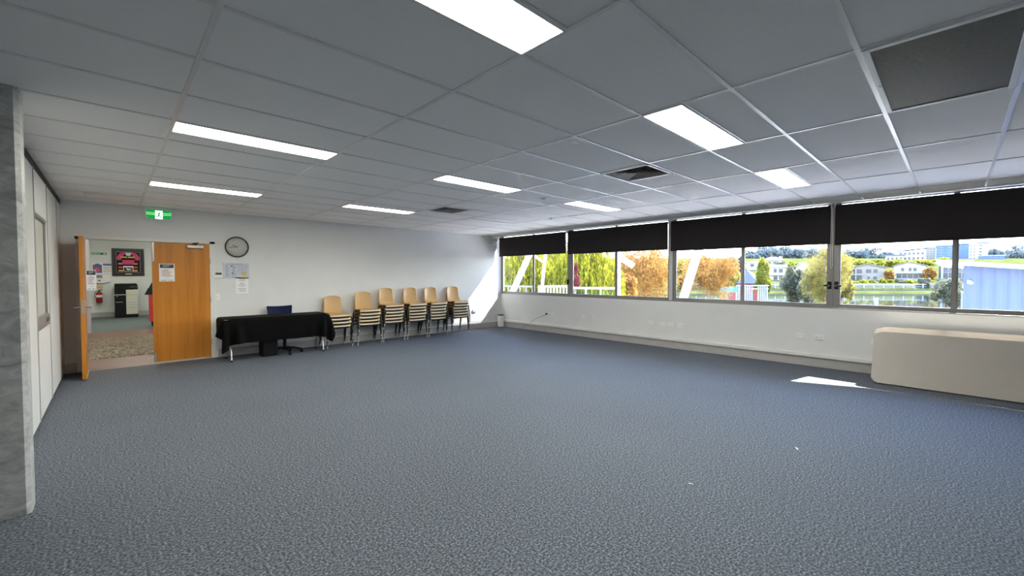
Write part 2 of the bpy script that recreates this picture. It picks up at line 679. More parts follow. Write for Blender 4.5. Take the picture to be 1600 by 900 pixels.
for (i, j) in vents:
    x = X0 + 1.2 * i + .6
    b.box((x - .012, Y0 + .6 * j, H + 0.0002), (x + .012, Y0 + .6 * (j + 1), H + .03), 'tbar')
b.box((XLL, YF, H + .12), (XW + .3, YB + .15, H + .16), 'panel_gap')       # soffit slab above
# wall angle round the edge
b.box((XLL, YB - .02, H - .001), (XW, YB, H + .03), 'tbar')
b.box((XW - .16, YF, H - .004), (XW - .045, YB, H + .03), 'white_trim')
struct(b, 'ceiling', 'suspended ceiling of white speckled tiles in a T-bar grid', 'ceiling')

# ---- back wall with the double doorway ------------------------------------
DX0, DX1, DH = -0.335, 1.305, 2.055
b = MB()
b.box((XL - .2, YB, 0), (DX0, YB + .15, H + .05), 'wall_paint')
b.box((DX0, YB, DH), (DX1, YB + .15, H + .05), 'wall_paint')
b.box((DX1, YB, 0), (XW + .15, YB + .15, H + .05), 'wall_paint')
struct(b, 'wall_back', 'long white back wall with the double doorway', 'wall')
# ---- window wall -----------------------------------------------------------
SILL, HEAD = 0.955, 2.645
b = MB()
b.box((XW, YF, 0), (XW + .16, YB, SILL), 'wall_paint')
b.box((XW, YF, HEAD), (XW + .16, YB, H + .05), 'wall_paint')
b.box((XW, YF, SILL), (XW + .16, -1.36, HEAD), 'wall_paint')
struct(b, 'wall_right', 'white wall below the long strip of windows', 'wall')
# ---- left operable wall of tall panels ------------------------------------
b = MB()
gy = [3.98, 5.05, 6.21, 7.36, 8.56, YB]
b.box((XL - .12, 3.98, 0), (XL - .055, YB, H - .05), 'panel_gap')
b.box((XL - .11, 3.98, H - .07), (XL + .005, YB, H), 'panel_gap')
for k in range(len(gy) - 1):
    ya, yb = gy[k] + .009, gy[k + 1] - .009
    if k == 2:      # panel with the recessed board
        b.box((XL - .05, ya, .03), (XL, yb, .915), 'wall_panel', .003)
        b.box((XL - .05, ya, 2.115), (XL, yb, H - .07), 'wall_panel', .003)
        b.box((XL - .05, ya, .915), (XL, ya + .035, 2.115), 'wall_panel', .003)
        b.box((XL - .05, yb - .035, .915), (XL, yb, 2.115), 'wall_panel', .003)
    else:
        b.box((XL - .05, ya, .03), (XL, yb, H - .07), 'wall_panel', .003)
b.box((XL - .06, 3.98, 0), (XL - .006, YB, .03), 'panel_gap')
for y in gy[1:-1]:      # slim edge trims between the panels
    b.box((XL - .02, y - .009, .03), (XL + .007, y + .009, H - .07), 'partition_grey')
struct(b, 'wall_left', 'white panelled folding wall beside the concrete column', 'wall')
# ---- the parts of the room behind the camera -------------------------------
b = MB()
b.box((XLL - .15, YF - .15, 0), (XW + .16, YF, H + .05), 'wall_paint')
struct(b, 'wall_front', 'white wall opposite the doorway', 'wall')
b = MB()
b.box((XLL - .15, YF, 0), (XLL, 3.98, H + .05), 'wall_paint')
b.box((XLL, 3.98, 0), (XL - .12, 4.1, H + .05), 'wall_paint')
struct(b, 'wall_recess', 'white wall behind the concrete column', 'wall')
# ---- concrete column -------------------------------------------------------
b = MB()
cx1, cy0, cy1, ch = -.388, 3.925, 4.09, .022
b.prism([(-1.0, cy0), (cx1 - ch, cy0), (cx1, cy0 + ch), (cx1, cy1 - .0), (-1.0, cy1)], 0, H + .01, 'concrete')
struct(b, 'column', 'mottled grey concrete column at the left edge', 'column')

# ---- skirtings, duct, door frame --------------------------------------------
b = MB()
b.box((DX1 + .075, YB - .012, 0), (XW, YB, .15), 'skirting', .003)
b.box((XL, YB - .012, 0), (DX0 - .075, YB, .15), 'skirting', .003)
struct(b, 'baseboard_back', 'grey vinyl skirting along the back wall', 'baseboard')
b = MB()
b.box((XW - .012, YF, 0), (XW, YB, .15), 'skirting', .003)
struct(b, 'baseboard_right', 'grey vinyl skirting under the windows', 'baseboard')
b = MB()
b.box((XW - .045, YF, .155), (XW, YB - .03, .212), 'white_trim', .006)
struct(b, 'trim_1', 'white cable duct above the skirting of the window wall', 'duct')
b = MB()
for (xa, xb) in ((DX0 - .055, DX0 + .03), (DX1 - .03, DX1 + .05)):
    b.box((xa, YB - .012, 0), (xb, YB + .16, DH + .03), 'white_trim', .004)
b.box((DX0 - .055, YB - .012, DH - .012), (DX1 + .05, YB + .16, DH + .035), 'white_trim', .004)
struct(b, 'trim_2', 'white frame of the double doorway', 'door frame')

# ---- windows -----------------------------------------------------------------
bays = [(9.195, 6.66), (6.66, 4.01), (4.01, 1.345), (1.345, -1.32)]
names = ['the corner bay', 'the second bay from the corner', 'the third bay from the corner', 'the bay above the leaning tables']
for k, (ya, yb) in enumerate(bays):
    root = thing('window_%d' % (k + 1), 'grey aluminium window in ' + names[k], 'window', (XW + .04, (ya + yb) / 2, SILL))
    tag(root, kind='structure')
    cy = (ya + yb) / 2
    hw = (ya - yb) / 2
    hh = HEAD - SILL
    wl = .045 if k in (0, ) else .03
    f = MB()
    f.box((0, -hw + .0, 0), (.07, hw, .045), 'frame_grey', .004)            # bottom rail
    f.box((-.035, -hw, -.004), (.05, hw, .016), 'frame_grey', .003)          # sill ledge
    f.box((0, -hw, hh - .022), (.07, hw, hh), 'frame_grey', .004)
    f.box((0, hw - (.022 if k == 0 else .075), .045), (.07, hw - .0, hh - .022), 'frame_grey', .004)
    f.box((0, -hw, .045), (.07, -hw + .075, hh - .022), 'frame_grey', .004)
    f.build('window_frame', root)
    mu = MB()
    mu.box((.012, -.017, .03), (.05, .017, hh - .02), 'frame_grey', .004)
    mu.build('mullion', root)
    for (p, q) in ((-hw + .075, -.017), (.017, hw - (.022 if k == 0 else .075))):
        s_ = MB()
        for (aa, bb, cc, dd) in ((p, q, .045, .075), (p, q, hh - .042, hh - .022), (p, p + .014, .075, hh - .042), (q - .014, q, .075, hh - .042)):
            s_.box((.022, aa, cc), (.046, bb, dd), 'frame_grey')
        so = s_.build('sash', root)
        g = MB()
        g.box((.032, p + .006, .06), (.036, q - .006, hh - .03), 'window_glass')
        g.build('glass_pane', so)

    def latch(side):
        l = MB()
        y = side * (hw - .045)
        l.box((-.018, y - .026, .31), (0, y + .026, .43), 'black_plastic', .006)
        l.box((-.055, y - .014, .335), (-.018, y + .014, .40), 'black_plastic', .006)
        l.box((-.06, y - side * .075, .352), (-.04, y, .378), 'black_plastic', .006)
        l.lathe([(0, -.062), (.012, -.06), (.014, -.05)], 'chrome', 10, (0, y, .365), 'x')
        l.build('latch', root)
    if k == 0:
        latch(-1)
    if k == 2:
        latch(-1)
    if k == 3:
        latch(1)
# painted post between bays two and three
b = MB()
b.box((XW - .004, 4.01 - .035, SILL + .02), (XW + .06, 4.01 + .035, HEAD), 'post_white', .004)
struct(b, 'trim_3', 'pale post between the second and third window bays', 'trim')

# ---- operable wall's recessed board --------------------------------------------
t = thing('whiteboard', 'narrow grey framed board recessed in the left panel wall', 'whiteboard', (XL - .03, 6.785, .915))
bb = MB()
mat('board', (0.55, 0.55, 0.50), 0.4, var=0.03)
bb.box((-.012, -.53, .12), (0, .53, 1.19), 'board')
bb.build('board', t)
fr = MB()
for (a_, c_) in (((-.012, -.54, 1.175), (.026, .54, 1.20)), ((-.012, -.545, .10), (.02, -.525, 1.2)), ((-.012, .525, .10), (.02, .545, 1.2))):
    fr.box(a_, c_, 'frame_grey', .003)
fr.build('frame', t)
tr = MB()
tr.prism([(-.012, 0), (.03, .0), (.036, .02), (.03, .125), (-.012, .13)], -.54, .54, 'frame_grey', 'xz')
tr.build('pen_tray', t)
hb = MB()
hb.box((.028, .16, .045), (.042, .40, .095), 'chrome', .006)
hb.build('catch', t)

# ================================================================== DOORS
# left leaf, open 90 degrees into the room
def lever(mb, x, y, z, out, along):
    """lever handle: spindle out of the face, lever along the leaf"""
    mb.tube([(x, y, z), (x + out * .055, y, z)], .009, 'chrome', 8)
    mb.tube([(x + out * .055, y, z), (x + out * .058, y + along * .05, z), (x + out * .055, y + along * .12, z - .004)], .0085, 'chrome', 8)


t = thing('door_1', 'orange timber door leaf standing open into the room', 'door', (-.307, 8.44, 0))
tag(t, kind='structure')
b = MB()
b.box((-.021, 0, .012), (.021, .755, 2.035), 'door_wood', .002)
b.build('leaf', t)
b = MB()
b.box((-.013, -.004, .93), (.013, .004, 1.13), 'steel', .002)
b.box((-.008, -.007, 1.01), (.008, .0, 1.035), 'brass', .001)
for s_ in (-1, 1):
    b.box((s_ * .021, .035, .93), (s_ * .027, .085, 1.13), 'steel', .002)
    lever(b, s_ * .024, .06, 1.03, s_, 1)
b.build('handle', t)
b = MB()
b.box((-.06, -.004, 2.0), (-.021, .25, 2.03), 'black_metal', .004)
b.build('door_closer', t)
b = MB()
b.box((.021, .02, .012), (.028, .74, .03), 'brass', .002)
b.build('kick_seal', t)

t = thing('door_2', 'closed orange timber door leaf with a white notice', 'door', (.485, YB + .0, 0))
tag(t, kind='structure')
b = MB()
b.box((.004, -.008, .03), (.80, .036, 2.035), 'door_wood', .002)
b.build('leaf', t)
b = MB()
b.box((.47, -.055, 1.955), (.70, -.008, 2.01), 'steel', .006)
b.build('door_closer', t)
b = MB()
b.tube([(.60, -.03, 2.012), (.60, -.03, 2.03)], .012, 'black_metal', 8)
b.tube([(.60, -.035, 2.03), (.54, -.10, 2.035)], .008, 'black_metal', 6)
b.tube([(.54, -.10, 2.035), (.63, -.015, 2.055)], .008, 'black_metal', 6)
b.build('closer_arm', t)
for (za, zb) in ((1.72, 2.035), (.03, .19)):
    b = MB()
    b.box((.006, -.014, za), (.034, -.008, zb), 'steel', .002)
    b.box((.012, -.02, za + .02), (.028, -.013, za + .07), 'steel', .003)
    b.build('flush_bolt', t)
for z in (.25, 1.0, 1.68):
    b = MB()
    b.box((.792, -.013, z), (.806, .0, z + .10), 'steel', .002)
    b.build('hinge', t)


def notice(name, label, w, h, loc, rz=0.0, style='rules', rot=None):
    """sheet of paper facing -y with its printing as thin raised ink"""
    t = thing(name, label, 'notice', loc, rz, rot=rot)
    p = MB()
    p.box((-w / 2, -.0018, 0), (w / 2, .0002, h), 'paper' if style != 'chart' else 'paper_blue')
    p.build('sheet', t)
    i = MB()
    y0, y1 = -.0022, -.0012
    rnd = random.Random(label)
    if style == 'rules':
        i.box((-w * .44, y0, h * .76), (w * .44, y1, h * .965), 'ink_dark')
        i.prism([(-w * .2, h * .80), (w * .15, h * .85), (w * .3, h * .94), (-w * .3, h * .93)], y0 - .0004, y0, 'ink_grey', 'xz')
        i.box((-w * .18, y0, h * .665), (w * .18, y1, h * .685), 'ink_red')
        for r in range(5):
            z = h * (.60 - .075 * r)
            i.prism(circ(-w * .38, z + h * .012, h * .011, 8), y0, y1, 'ink_dark', 'xz')
            i.box((-w * .32, y0, z), (w * (rnd.uniform(.05, .36)), y1, z + h * .025), 'ink_red')
        i.box((-w * .2, y0, h * .17), (w * .22, y1, h * .18), 'ink_grey')
        i.box((-w * .4, y0, h * .05), (-w * .05, y1, h * .075), 'ink_grey')
        i.box((w * .08, y0, h * .05), (w * .4, y1, h * .075), 'ink_grey')
    elif style == 'letter':
        for r in range(13):
            z = h * (.9 - .065 * r)
            if r in (3, 8):
                continue
            a_ = rnd.uniform(.15, .38)
            i.box((-w * a_, y0, z), (w * a_, y1, z + h * .018), 'ink_grey')
    elif style == 'chart':
        i.box((-w * .28, y0, h * .92), (w * .28, y1, h * .95), 'ink_grey')
        for cx in (-.40, -.15):
            for r in range(11):
                z = h * (.84 - .07 * r)
                i.box((w * cx, y0, z), (w * (cx + rnd.uniform(.07, .17)), y1, z + h * .022), 'ink_grey')
        for (cx, cz) in ((-.17, .80), (-.14, .35)):
            i.prism(circ(w * cx, h * cz, h * .045, 12), y0, y1, 'ink_dark', 'xz')
        for r in range(9):
            i.box((w * .08, y0, h * (.84 - .06 * r)), (w * .40, y1, h * (.848 - .06 * r)), 'ink_grey')
        for c in range(6):
            i.box((w * (.08 + .064 * c), y0, h * .36), (w * (.083 + .064 * c), y1, h * .85), 'ink_grey')
        i.box((w * .2, y0, h * .06), (w * .4, y1, h * .42), 'ink_yellow')
        i.prism([(w * .22, h * .25), (w * .30, h * .32), (w * .36, h * .22), (w * .30, h * .26)], y0 - .0004, y1, 'ink_grey', 'xz')
        for (cx, cz) in ((-.49, .97), (.49, .97), (-.49, .02), (.49, .02)):
            i.prism(circ(w * cx, h * cz, h * .014, 8), y0 - .002, y1, 'ink_dark', 'xz')
    i.build('printing', t)
    return t


notice('paper_notice', 'white notice with dark header taped on the closed timber door', .205, .30, (.679, YB - .0085, 1.38), 0, 'rules')
notice('paper_notice', 'white notice with dark header hanging inside the open door leaf', .205, .30, (-.222, 8.85, 1.262), math.radians(60), 'rules')
notice('wall_chart', 'wide pale blue floor plan sheet pinned below the clock', .415, .285, (1.676, YB - .0005, 1.425), 0, 'chart')
notice('paper_notice', 'white letter sheet pinned under the blue plan sheet', .20, .30, (1.768, YB - .0005, 1.148), 0, 'letter')

# ================================================================== WALL FIXTURES
t = thing('wall_clock', 'round black rimmed clock on the back wall', 'clock', (1.694, YB, 2.01))
b = MB()
b.lathe([(.172, -.002), (.176, -.03), (.188, -.034), (.190, -.02), (.188, 0)], 'black_plastic', 48, (0, 0, 0), 'y')
b.build('rim', t)
b = MB()
b.lathe([(0.0, -.012), (.176, -.012), (.176, -.003)], 'clock_face', 48, (0, 0, 0), 'y')
fc = b.build('face', t)
for k in range(12):
    a_ = 2 * PI * k / 12
    r0 = .148
    b = MB()
    b.prism(capsule((r0 * math.cos(a_), r0 * math.sin(a_)), ((r0 + .012) * math.cos(a_), (r0 + .012) * math.sin(a_)), .0035), -.0135, -.012, 'ink_grey', 'xz')
    b.build('hour_mark', fc)
for (ang, ln, wd) in ((math.radians(156), .075, .0045), (math.radians(186), .125, .0035), (math.radians(18), .13, .0012)):
    b = MB()
    b.prism(capsule((0, 0), (ln * math.cos(ang), ln * math.sin(ang)), wd, 4), -.018, -.016, 'black_plastic' if wd > .002 else 'brass', 'xz')
    b.lathe([(.008, -.020), (.008, -.012)], 'black_plastic', 12, (0, 0, 0), 'y')
    b.build('hand', t)

t = thing('exit_sign', 'green illuminated exit sign with a running figure above the doors', 'exit sign', (.588, YB - .075, 2.405))
b = MB()
b.box((-.17, 0, .16), (.17, .07, .205), 'plastic_white', .006)
b.prism([(-.150, .0), (.150, .0), (.172, .05), (.176, .172), (-.176, .172), (-.172, .05)], .0, .03, 'plastic_white', 'xz')
b.box((-.05, .03, .06), (.05, .075, .16), 'plastic_white', .004)
b.build('housing', t)
b = MB()
b.prism([(-.142, .012), (.142, .012), (.160, .055), (.164, .160), (-.164, .160), (-.160, .055)], -.003, .001, 'exit_green_lit', 'xz')
pn = b.build('panel', t)
b = MB()
b.box((-.048, -.0045, .014), (.048, -.003, .150), 'exit_white_lit')
for s_ in (-1, 1):
    for (z, dz, m_) in ((.105, .012, 'exit_lime_lit'), (.080, .012, 'exit_lime_lit'), (.0915, .009, 'exit_green')):
        b.prism([(s_ * .05, z - .006), (s_ * .161, z), (s_ * .161, z + dz), (s_ * .05, z + dz - .006)], -.0045, -.003, m_, 'xz')
b.build('white_band', t)
b = MB()
yy0, yy1 = -.006, -.0045
b.prism(circ(.014, .124, .0085, 14), yy0, yy1, 'exit_green', 'xz')
for (p, q, w_) in (((.006, .108), (-.004, .078), .0075), ((.006, .107), (.026, .096), .0035), ((.026, .096), (.036, .084), .003),
                   ((.004, .108), (-.020, .104), .0035), ((-.020, .104), (-.032, .088), .003), ((-.003, .076), (.012, .056), .0055),
                   ((.012, .056), (.028, .030), .0045), ((-.004, .076), (-.012, .050), .0055), ((-.012, .050), (-.042, .050), .004)):
    b.prism(capsule(p, q, w_, 5), yy0, yy1, 'exit_green', 'xz')
b.build('running_figure', t)

t = thing('thermostat', 'white air conditioning controller beside the closed door', 'controller', (1.40, YB, 1.43))
b = MB()
b.box((-.06, -.022, 0), (.06, 0, .118), 'plastic_white', .006)
b.build('body', t)
b = MB()
b.box((-.045, -.0235, .065), (.048, -.021, .105), 'lcd')
b.build('screen', t)
for k in range(3):
    b = MB()
    b.box((-.03 + .026 * k, -.025, .018), (-.012 + .026 * k, -.021, .028), 'plastic_ivory', .002)
    b.build('button', t)
t = thing('light_switch', 'white rocker light switch below the controller', 'switch', (1.379, YB, 1.036))
b = MB()
b.box((-.035, -.01, 0), (.035, 0, .115), 'plastic_white', .004)
b.build('plate', t)
b = MB()
b.box((-.008, -.015, .045), (.008, -.009, .07), 'plastic_ivory', .002)
b.build('rocker', t)


def outlet(loc, wall, label):
    """double power point, long side horizontal; wall 'x' faces -x, wall 'y' faces -y"""
    t = thing('power_outlet', label, 'power outlet', loc, rz=-PI / 2 if wall == 'x' else 0.0, group='power points on the walls')
    b = MB()
    b.box((-.060, -.014, -.038), (.060, 0, .038), 'plastic_white', .004)
    b.build('plate', t)
    for s_ in (-1, 1):
        b = MB()
        cx = s_ * .03
        for (dx, an) in ((-.007, .5), (.007, -.5)):
            b.prism(capsule((cx + dx - .003 * an, .006), (cx + dx + .003 * an, -.003), .0018, 3), -.0152, -.0138, 'slot_dark', 'xz')
        b.prism(capsule((cx, -.012), (cx, -.021), .0018, 3), -.0152, -.0138, 'slot_dark', 'xz')
        b.build('socket', t)
    for s_ in (-1, 1):
        b = MB()
        b.box((s_ * .014 - .005, -.018, .014), (s_ * .014 + .005, -.0135, .027), 'plastic_ivory', .0015)
        b.build('switch', t)
    return t


for y, lab in ((7.33, 'white power point with the black plug in it, below the corner window'),
               (7.17, 'white power point right beside the plugged-in one'),
               (6.19, 'left one of the two white power points right of the plug'),
               (5.89, 'right one of the two white power points right of the plug'),
               (4.435, 'first of the four white power points below the third bay, standing apart'),
               (4.165, 'second of the four white power points below the third bay'),
               (3.995, 'third of the four white power points below the third bay'),
               (3.795, 'last of the four white power points below the third bay'),
               (1.756, 'left one of the pair of power points nearest the leaning tables'),
               (1.503, 'right one of the pair of power points nearest the leaning tables'),
               (.80, 'power point partly hidden behind the end of the leaning tables')):
    outlet((XW, y, .482), 'x', lab)
outlet((7.29, YB, .516), 'y', 'white power point on the back wall right of the chair stacks')

t = thing('extension_lead', 'thin black cord drooping from the plug to the cable duct', 'power lead', (XW, 7.37, .48))
b = MB()
b.box((-.045, -.022, -.022), (-.012, .022, .022), 'black_plastic', .008)
b.build('plug', t)
b = MB()
pts = []
for k in range(14):
    u = k / 13
    pts.append((-.04 - .012 * math.sin(PI * u), .02 + .62 * u, -.02 - .30 * u + .03 * math.sin(PI * u)))
pts += [(-.05, .78, -.40), (-.03, .95, -.466)]
b.tube(pts, .003, 'black_plastic', 6)
b.build('cable', t)

t = thing('waste_bin', 'small white bin with a black rim in the window corner', 'bin', (8.14, 9.05, 0))
b = MB()
b.prism(rrect(-.075, -.065, .075, .065, .03), .012, .335, 'plastic_white')
b.build('body', t)
b = MB()
b.prism(rrect(-.079, -.069, .079, .069, .032), .335, .355, 'black_plastic')
b.build('rim', t)
b = MB()
b.prism(rrect(-.07, -.06, .07, .06, .03), 0, .012, 'black_plastic')
b.build('base', t)

for (lab, x, y, rz, sc) in (('tiny white scrap on the carpet below the sun patch', 4.20, .903, .5, 1.0), ('tiny white fleck on the carpet in the foreground, nearer the camera', 2.944, 1.26, 1.9, .7)):
    b = MB()
    vs = [(-.028, -.004, .001), (-.008, .007, .007), (.012, .004, .003), (.03, .009, .006), (.026, -.004, .002), (.006, -.008, .008)]
    vs = [(v[0] * sc, v[1] * sc, v[2] * sc) for v in vs]
    vs += [(v[0], v[1], v[2] + .0015) for v in vs]
    b.add(vs, [(0, 1, 5), (1, 2, 5), (2, 4, 5), (2, 3, 4), (6, 11, 7), (7, 11, 8), (8, 11, 10), (8, 10, 9), (0, 6, 7, 1), (3, 9, 10, 4), (4, 10, 11, 5), (5, 11, 6, 0), (1, 7, 8, 2), (2, 8, 9, 3)], 'paper')
    tag(b.build('paper_scrap', None, (x, y, .001), (0, 0, rz)), lab, 'scrap')

# ================================================================== BLINDS
blab = ['short black roller blind in the far corner bay', 'black roller blind over the second bay, above the gable',
        'black roller blind over the third bay, with a chain at its right end', 'black roller blind above the leaning tables']
zb = [2.045, 2.02, 1.985, 1.965]
for k, (ya, yb) in enumerate(bays):
    t = thing('roller_blind', blab[k], 'blind', (XW - .075, (ya + yb) / 2, zb[k]), 0, 'roller blinds over the windows')
    hw = (ya - yb) / 2 - .028
    top = 2.575 - zb[k]
    b = MB()
    n = 40
    vs, fs = [], []
    for i in range(n + 1):
        y = -hw + 2 * hw * i / n
        for z, o_ in ((.0, .0), (top * .5, .003 * math.sin(i * .9)), (top, 0)):
            for dx in (0, .0012):
                vs.append((o_ + dx, y, z))
    for i in range(n):
        for q in range(2):
            a0, a1 = i * 6 + q * 2, (i + 1) * 6 + q * 2
            fs.append((a0, a1, a1 + 2, a0 + 2))
            fs.append((a0 + 1, a0 + 3, a1 + 3, a1 + 1))
    b.add(vs, fs, 'blind_fabric', True)
    b.build('fabric', t)
    b = MB()
    b.tube([(.022, -hw, top - .02), (.022, hw, top - .02)], .022, 'blind_fabric', 12)
    b.build('roller_tube', t)
    b = MB()
    b.box((-.006, -hw, -.012), (.008, hw, .014), 'black_plastic', .004)
    b.build('bottom_rail', t)
    for s_ in (-1, 1):
        b = MB()
        b.box((-.012, s_ * hw, top - .05), (.05, s_ * (hw + .006), top + .02), 'plastic_white', .002)
        b.build('bracket', t)
    if k in (2, 0, 1):
        b = MB()
        yy = -hw - .014
        low = -.40 if k == 2 else -.02
        pts = [(0.0, yy - .006, top - .03), (0.0, yy - .012, top * .3), (0, yy - .018, low + .05), (0, yy - .006, low), (0, yy + .008, low + .05),
               (0, yy + .006, top * .3), (0, yy + .004, top - .03)]
        b.tube(pts, .0028, 'plastic_ivory', 5)
        b.build('chain', t)

# ================================================================== CEILING FIXTURES
def light_fixture():
    t = thing('ceiling_light', '', 'ceiling light', (0, 0, H), 0, 'recessed fluorescent ceiling lights')
    b = MB()
    for (a_, c_) in (((-.596, -.146, -.004), (.596, -.136, .07)), ((-.596, .136, -.004), (.596, .146, .07)),
                     ((-.596, -.136, -.004), (-.586, .136, .07)), ((.586, -.136, -.004), (.596, .136, .07))):
        b.box(a_, c_, 'white_trim')
    b.box((-.596, -.146, .06), (.596, .146, .07), 'white_trim')
    b.build('frame', t)
    b = MB()
    b.box((-.586, -.136, -.002), (.586, .136, .004), 'lamp_lit')
    b.build('diffuser', t)
    return t


l_labels = ['largest lit ceiling panel, cut by the top edge, nearest the camera', 'long lit ceiling panel left of centre, second in the left row',
            'thin lit ceiling strip above the open doorway, last in the left row', 'lit ceiling panel nearest the camera in the middle row, right of centre',
            'lit ceiling panel in the middle of the middle row', 'thin lit ceiling strip farthest along the middle row, above the chairs',
            'small bright ceiling panel nearest the windows and the leaning tables', 'lit ceiling panel beyond the square louvre vent, near the windows',
            'unlit ceiling panel in the far corner near the windows']
L0 = light_fixture()
for k, (i, j) in enumerate(lights):
    loc = (X0 + 1.2 * (i + .5), Y0 + .6 * j + .15, H)
    if k == 0:
        o = L0
        o.location = loc
        o['label'] = l_labels[0]
    else:
        o = dup(L0, loc, 0, l_labels[k])
    if k == 8:
        for c in o.children:
            if c.name.startswith('diffuser'):
                c.data = c.data.copy()
                c.data.materials[0] = M['lamp_off']


def diffuser_vent(i, j, label):
    t = thing('ceiling_vent', label, 'vent', (X0 + 1.2 * i + .3, Y0 + .6 * j + .3, H), 0, 'square four-way ceiling vents')
    b = MB()
    for k4 in range(4):
        R = Matrix.Rotation(k4 * PI / 2, 4, 'Z')
        b.box((-.288, -.288, -.006), (.288, -.258, .004), 'white_trim', 0, R)
    b.build('frame', t)
    b = MB()
    b.box((-.288, -.288, .07), (.288, .288, .08), 'vent_dark')
    b.build('backing', t)
    for k4 in range(4):
        R = Matrix.Rotation(k4 * PI / 2, 4, 'Z')
        b = MB()
        for q in range(6):
            r0 = .252 - .042 * q
            vs = [(-r0, -r0, .0), (r0, -r0, .0), (r0 - .034, -r0 + .034, .03), (-r0 + .034, -r0 + .034, .03)]
            vs += [(v[0], v[1], v[2] + .003) for v in vs]
            b.add([tuple(R @ Vector(v)) for v in vs], [(0, 1, 2, 3), (4, 7, 6, 5), (0, 4, 5, 1), (2, 6, 7, 3)], 'vent_slat')
        b.build('louvre', t)
    return t


diffuser_vent(4, 2, 'square black louvred ceiling vent in the middle of the ceiling')
diffuser_vent(4, 8, 'small far square ceiling vent above the chair stacks')

t = thing('return_air_grille', 'large dark ribbed air grille in the ceiling at the top right', 'vent',
          (X0 + 1.2 * 3.5, Y0 - .6 * 1.5, H))
b = MB()
for (a_, c_) in (((-.588, -.288, -.008), (.588, -.258, .012)), ((-.588, .258, -.008), (.588, .288, .012)),
                 ((-.588, -.258, -.008), (-.552, .258, .012)), ((.552, -.258, -.008), (.588, .258, .012))):
    b.box(a_, c_, 'white_trim', .003)
b.box((-.02, .262, -.014), (.02, .276, -.008), 'white_trim', .002)
b.build('frame', t)
b = MB()
b.box((-.552, -.258, .04), (.552, .258, .05), 'vent_dark')
for q in range(86):
    x = -.548 + .0129 * q
    b.box((x, -.258, -.002), (x + .0085, .258, .012), 'grille')
b.build('mesh_face', t)


def small_dome(name, label, cat, loc, r):
    t = thing(name, label, cat, loc)
    b = MB()
    b.lathe([(r, 0), (r, -.012), (r * .8, -.022), (r * .5, -.03), (0, -.032)], 'plastic_white', 20)
    b.build('body', t)
    b = MB()
    b.lathe([(r * 1.15, .0), (r * 1.15, -.005), (r, -.006)], 'plastic_ivory', 20)
    b.build('base', t)


small_dome('smoke_detector', 'white round smoke detector in the ceiling above the left panels', 'smoke detector', (X0 + 1.2 * .54, Y0 + .6 * 12.25, H + .006), .055)
small_dome('sprinkler_head', 'small ring fitting in the ceiling between the two central lit panels', 'sprinkler', (X0 + 1.2 * 4.56, Y0 + .6 * 5.37, H + .006), .045)
small_dome('sprinkler_head', 'small ring fitting in the ceiling at the far window corner', 'sprinkler', (X0 + 1.2 * 5.98, Y0 + .6 * 7.6, H + .006), .045)

# ================================================================== CHAIRS
def shell_mesh():
    prof = [(.262, .835), (.258, .80), (.245, .73), (.228, .65), (.208, .57), (.188, .515), (.155, .472), (.105, .449), (.03, .44),
            (-.06, .440), (-.13, .447), (-.178, .450), (-.203, .447), (-.215, .441), (-.220, .431)]
    hw = [.150, .172, .180, .186, .192, .198, .206, .214, .221, .226, .229, .230, .228, .226, .224]
    # resample
    P_, W_ = [], []
    for k in range(len(prof) - 1):
        for s_ in range(2):
            u = s_ / 2
            P_.append((prof[k][0] * (1 - u) + prof[k + 1][0] * u, prof[k][1] * (1 - u) + prof[k + 1][1] * u))
            W_.append(hw[k] * (1 - u) + hw[k + 1] * u)
    P_.append(prof[-1])
    W_.append(hw[-1])
    nu = 14
    vs, fs = [], []
    L_ = len(P_)
    for k, ((y, z), w) in enumerate(zip(P_, W_)):
        for i in range(nu + 1):
            u = -1 + 2 * i / nu
            t_ = k / (L_ - 1)
            back = max(0, 1 - t_ / .45)
            seat = max(0, min(1, (t_ - .4) / .2))
            front = max(0, (t_ - .8) / .2)
            c = abs(u) ** 2.6
            yy = y - .042 * c * back - .012 * (1 - back) * c * (1 - seat) + .03 * front * abs(u) ** 4
            zz = z + .020 * c * seat * (1 - front) - .012 * back * 0
            if k == 0:
                zz -= .025 * abs(u) ** 4
            elif k == 1:
                zz -= .014 * abs(u) ** 4
            vs.append((w * u, yy, zz))
    for k in range(L_ - 1):
        for i in range(nu):
            a_ = k * (nu + 1) + i
            fs.append((a_, a_ + 1, a_ + nu + 2, a_ + nu + 1))
    me = bpy.data.meshes.new('tmp')
    me.from_pydata(vs, [], fs)
    bm = bmesh.new()
    bm.from_mesh(me)
    bmesh.ops.recalc_face_normals(bm, faces=bm.faces)
    bmesh.ops.solidify(bm, geom=bm.faces[:], thickness=.006)
    bpy.data.meshes.remove(me)
    return bm


CH_GROUP = 'tan stacking chairs along the back wall'


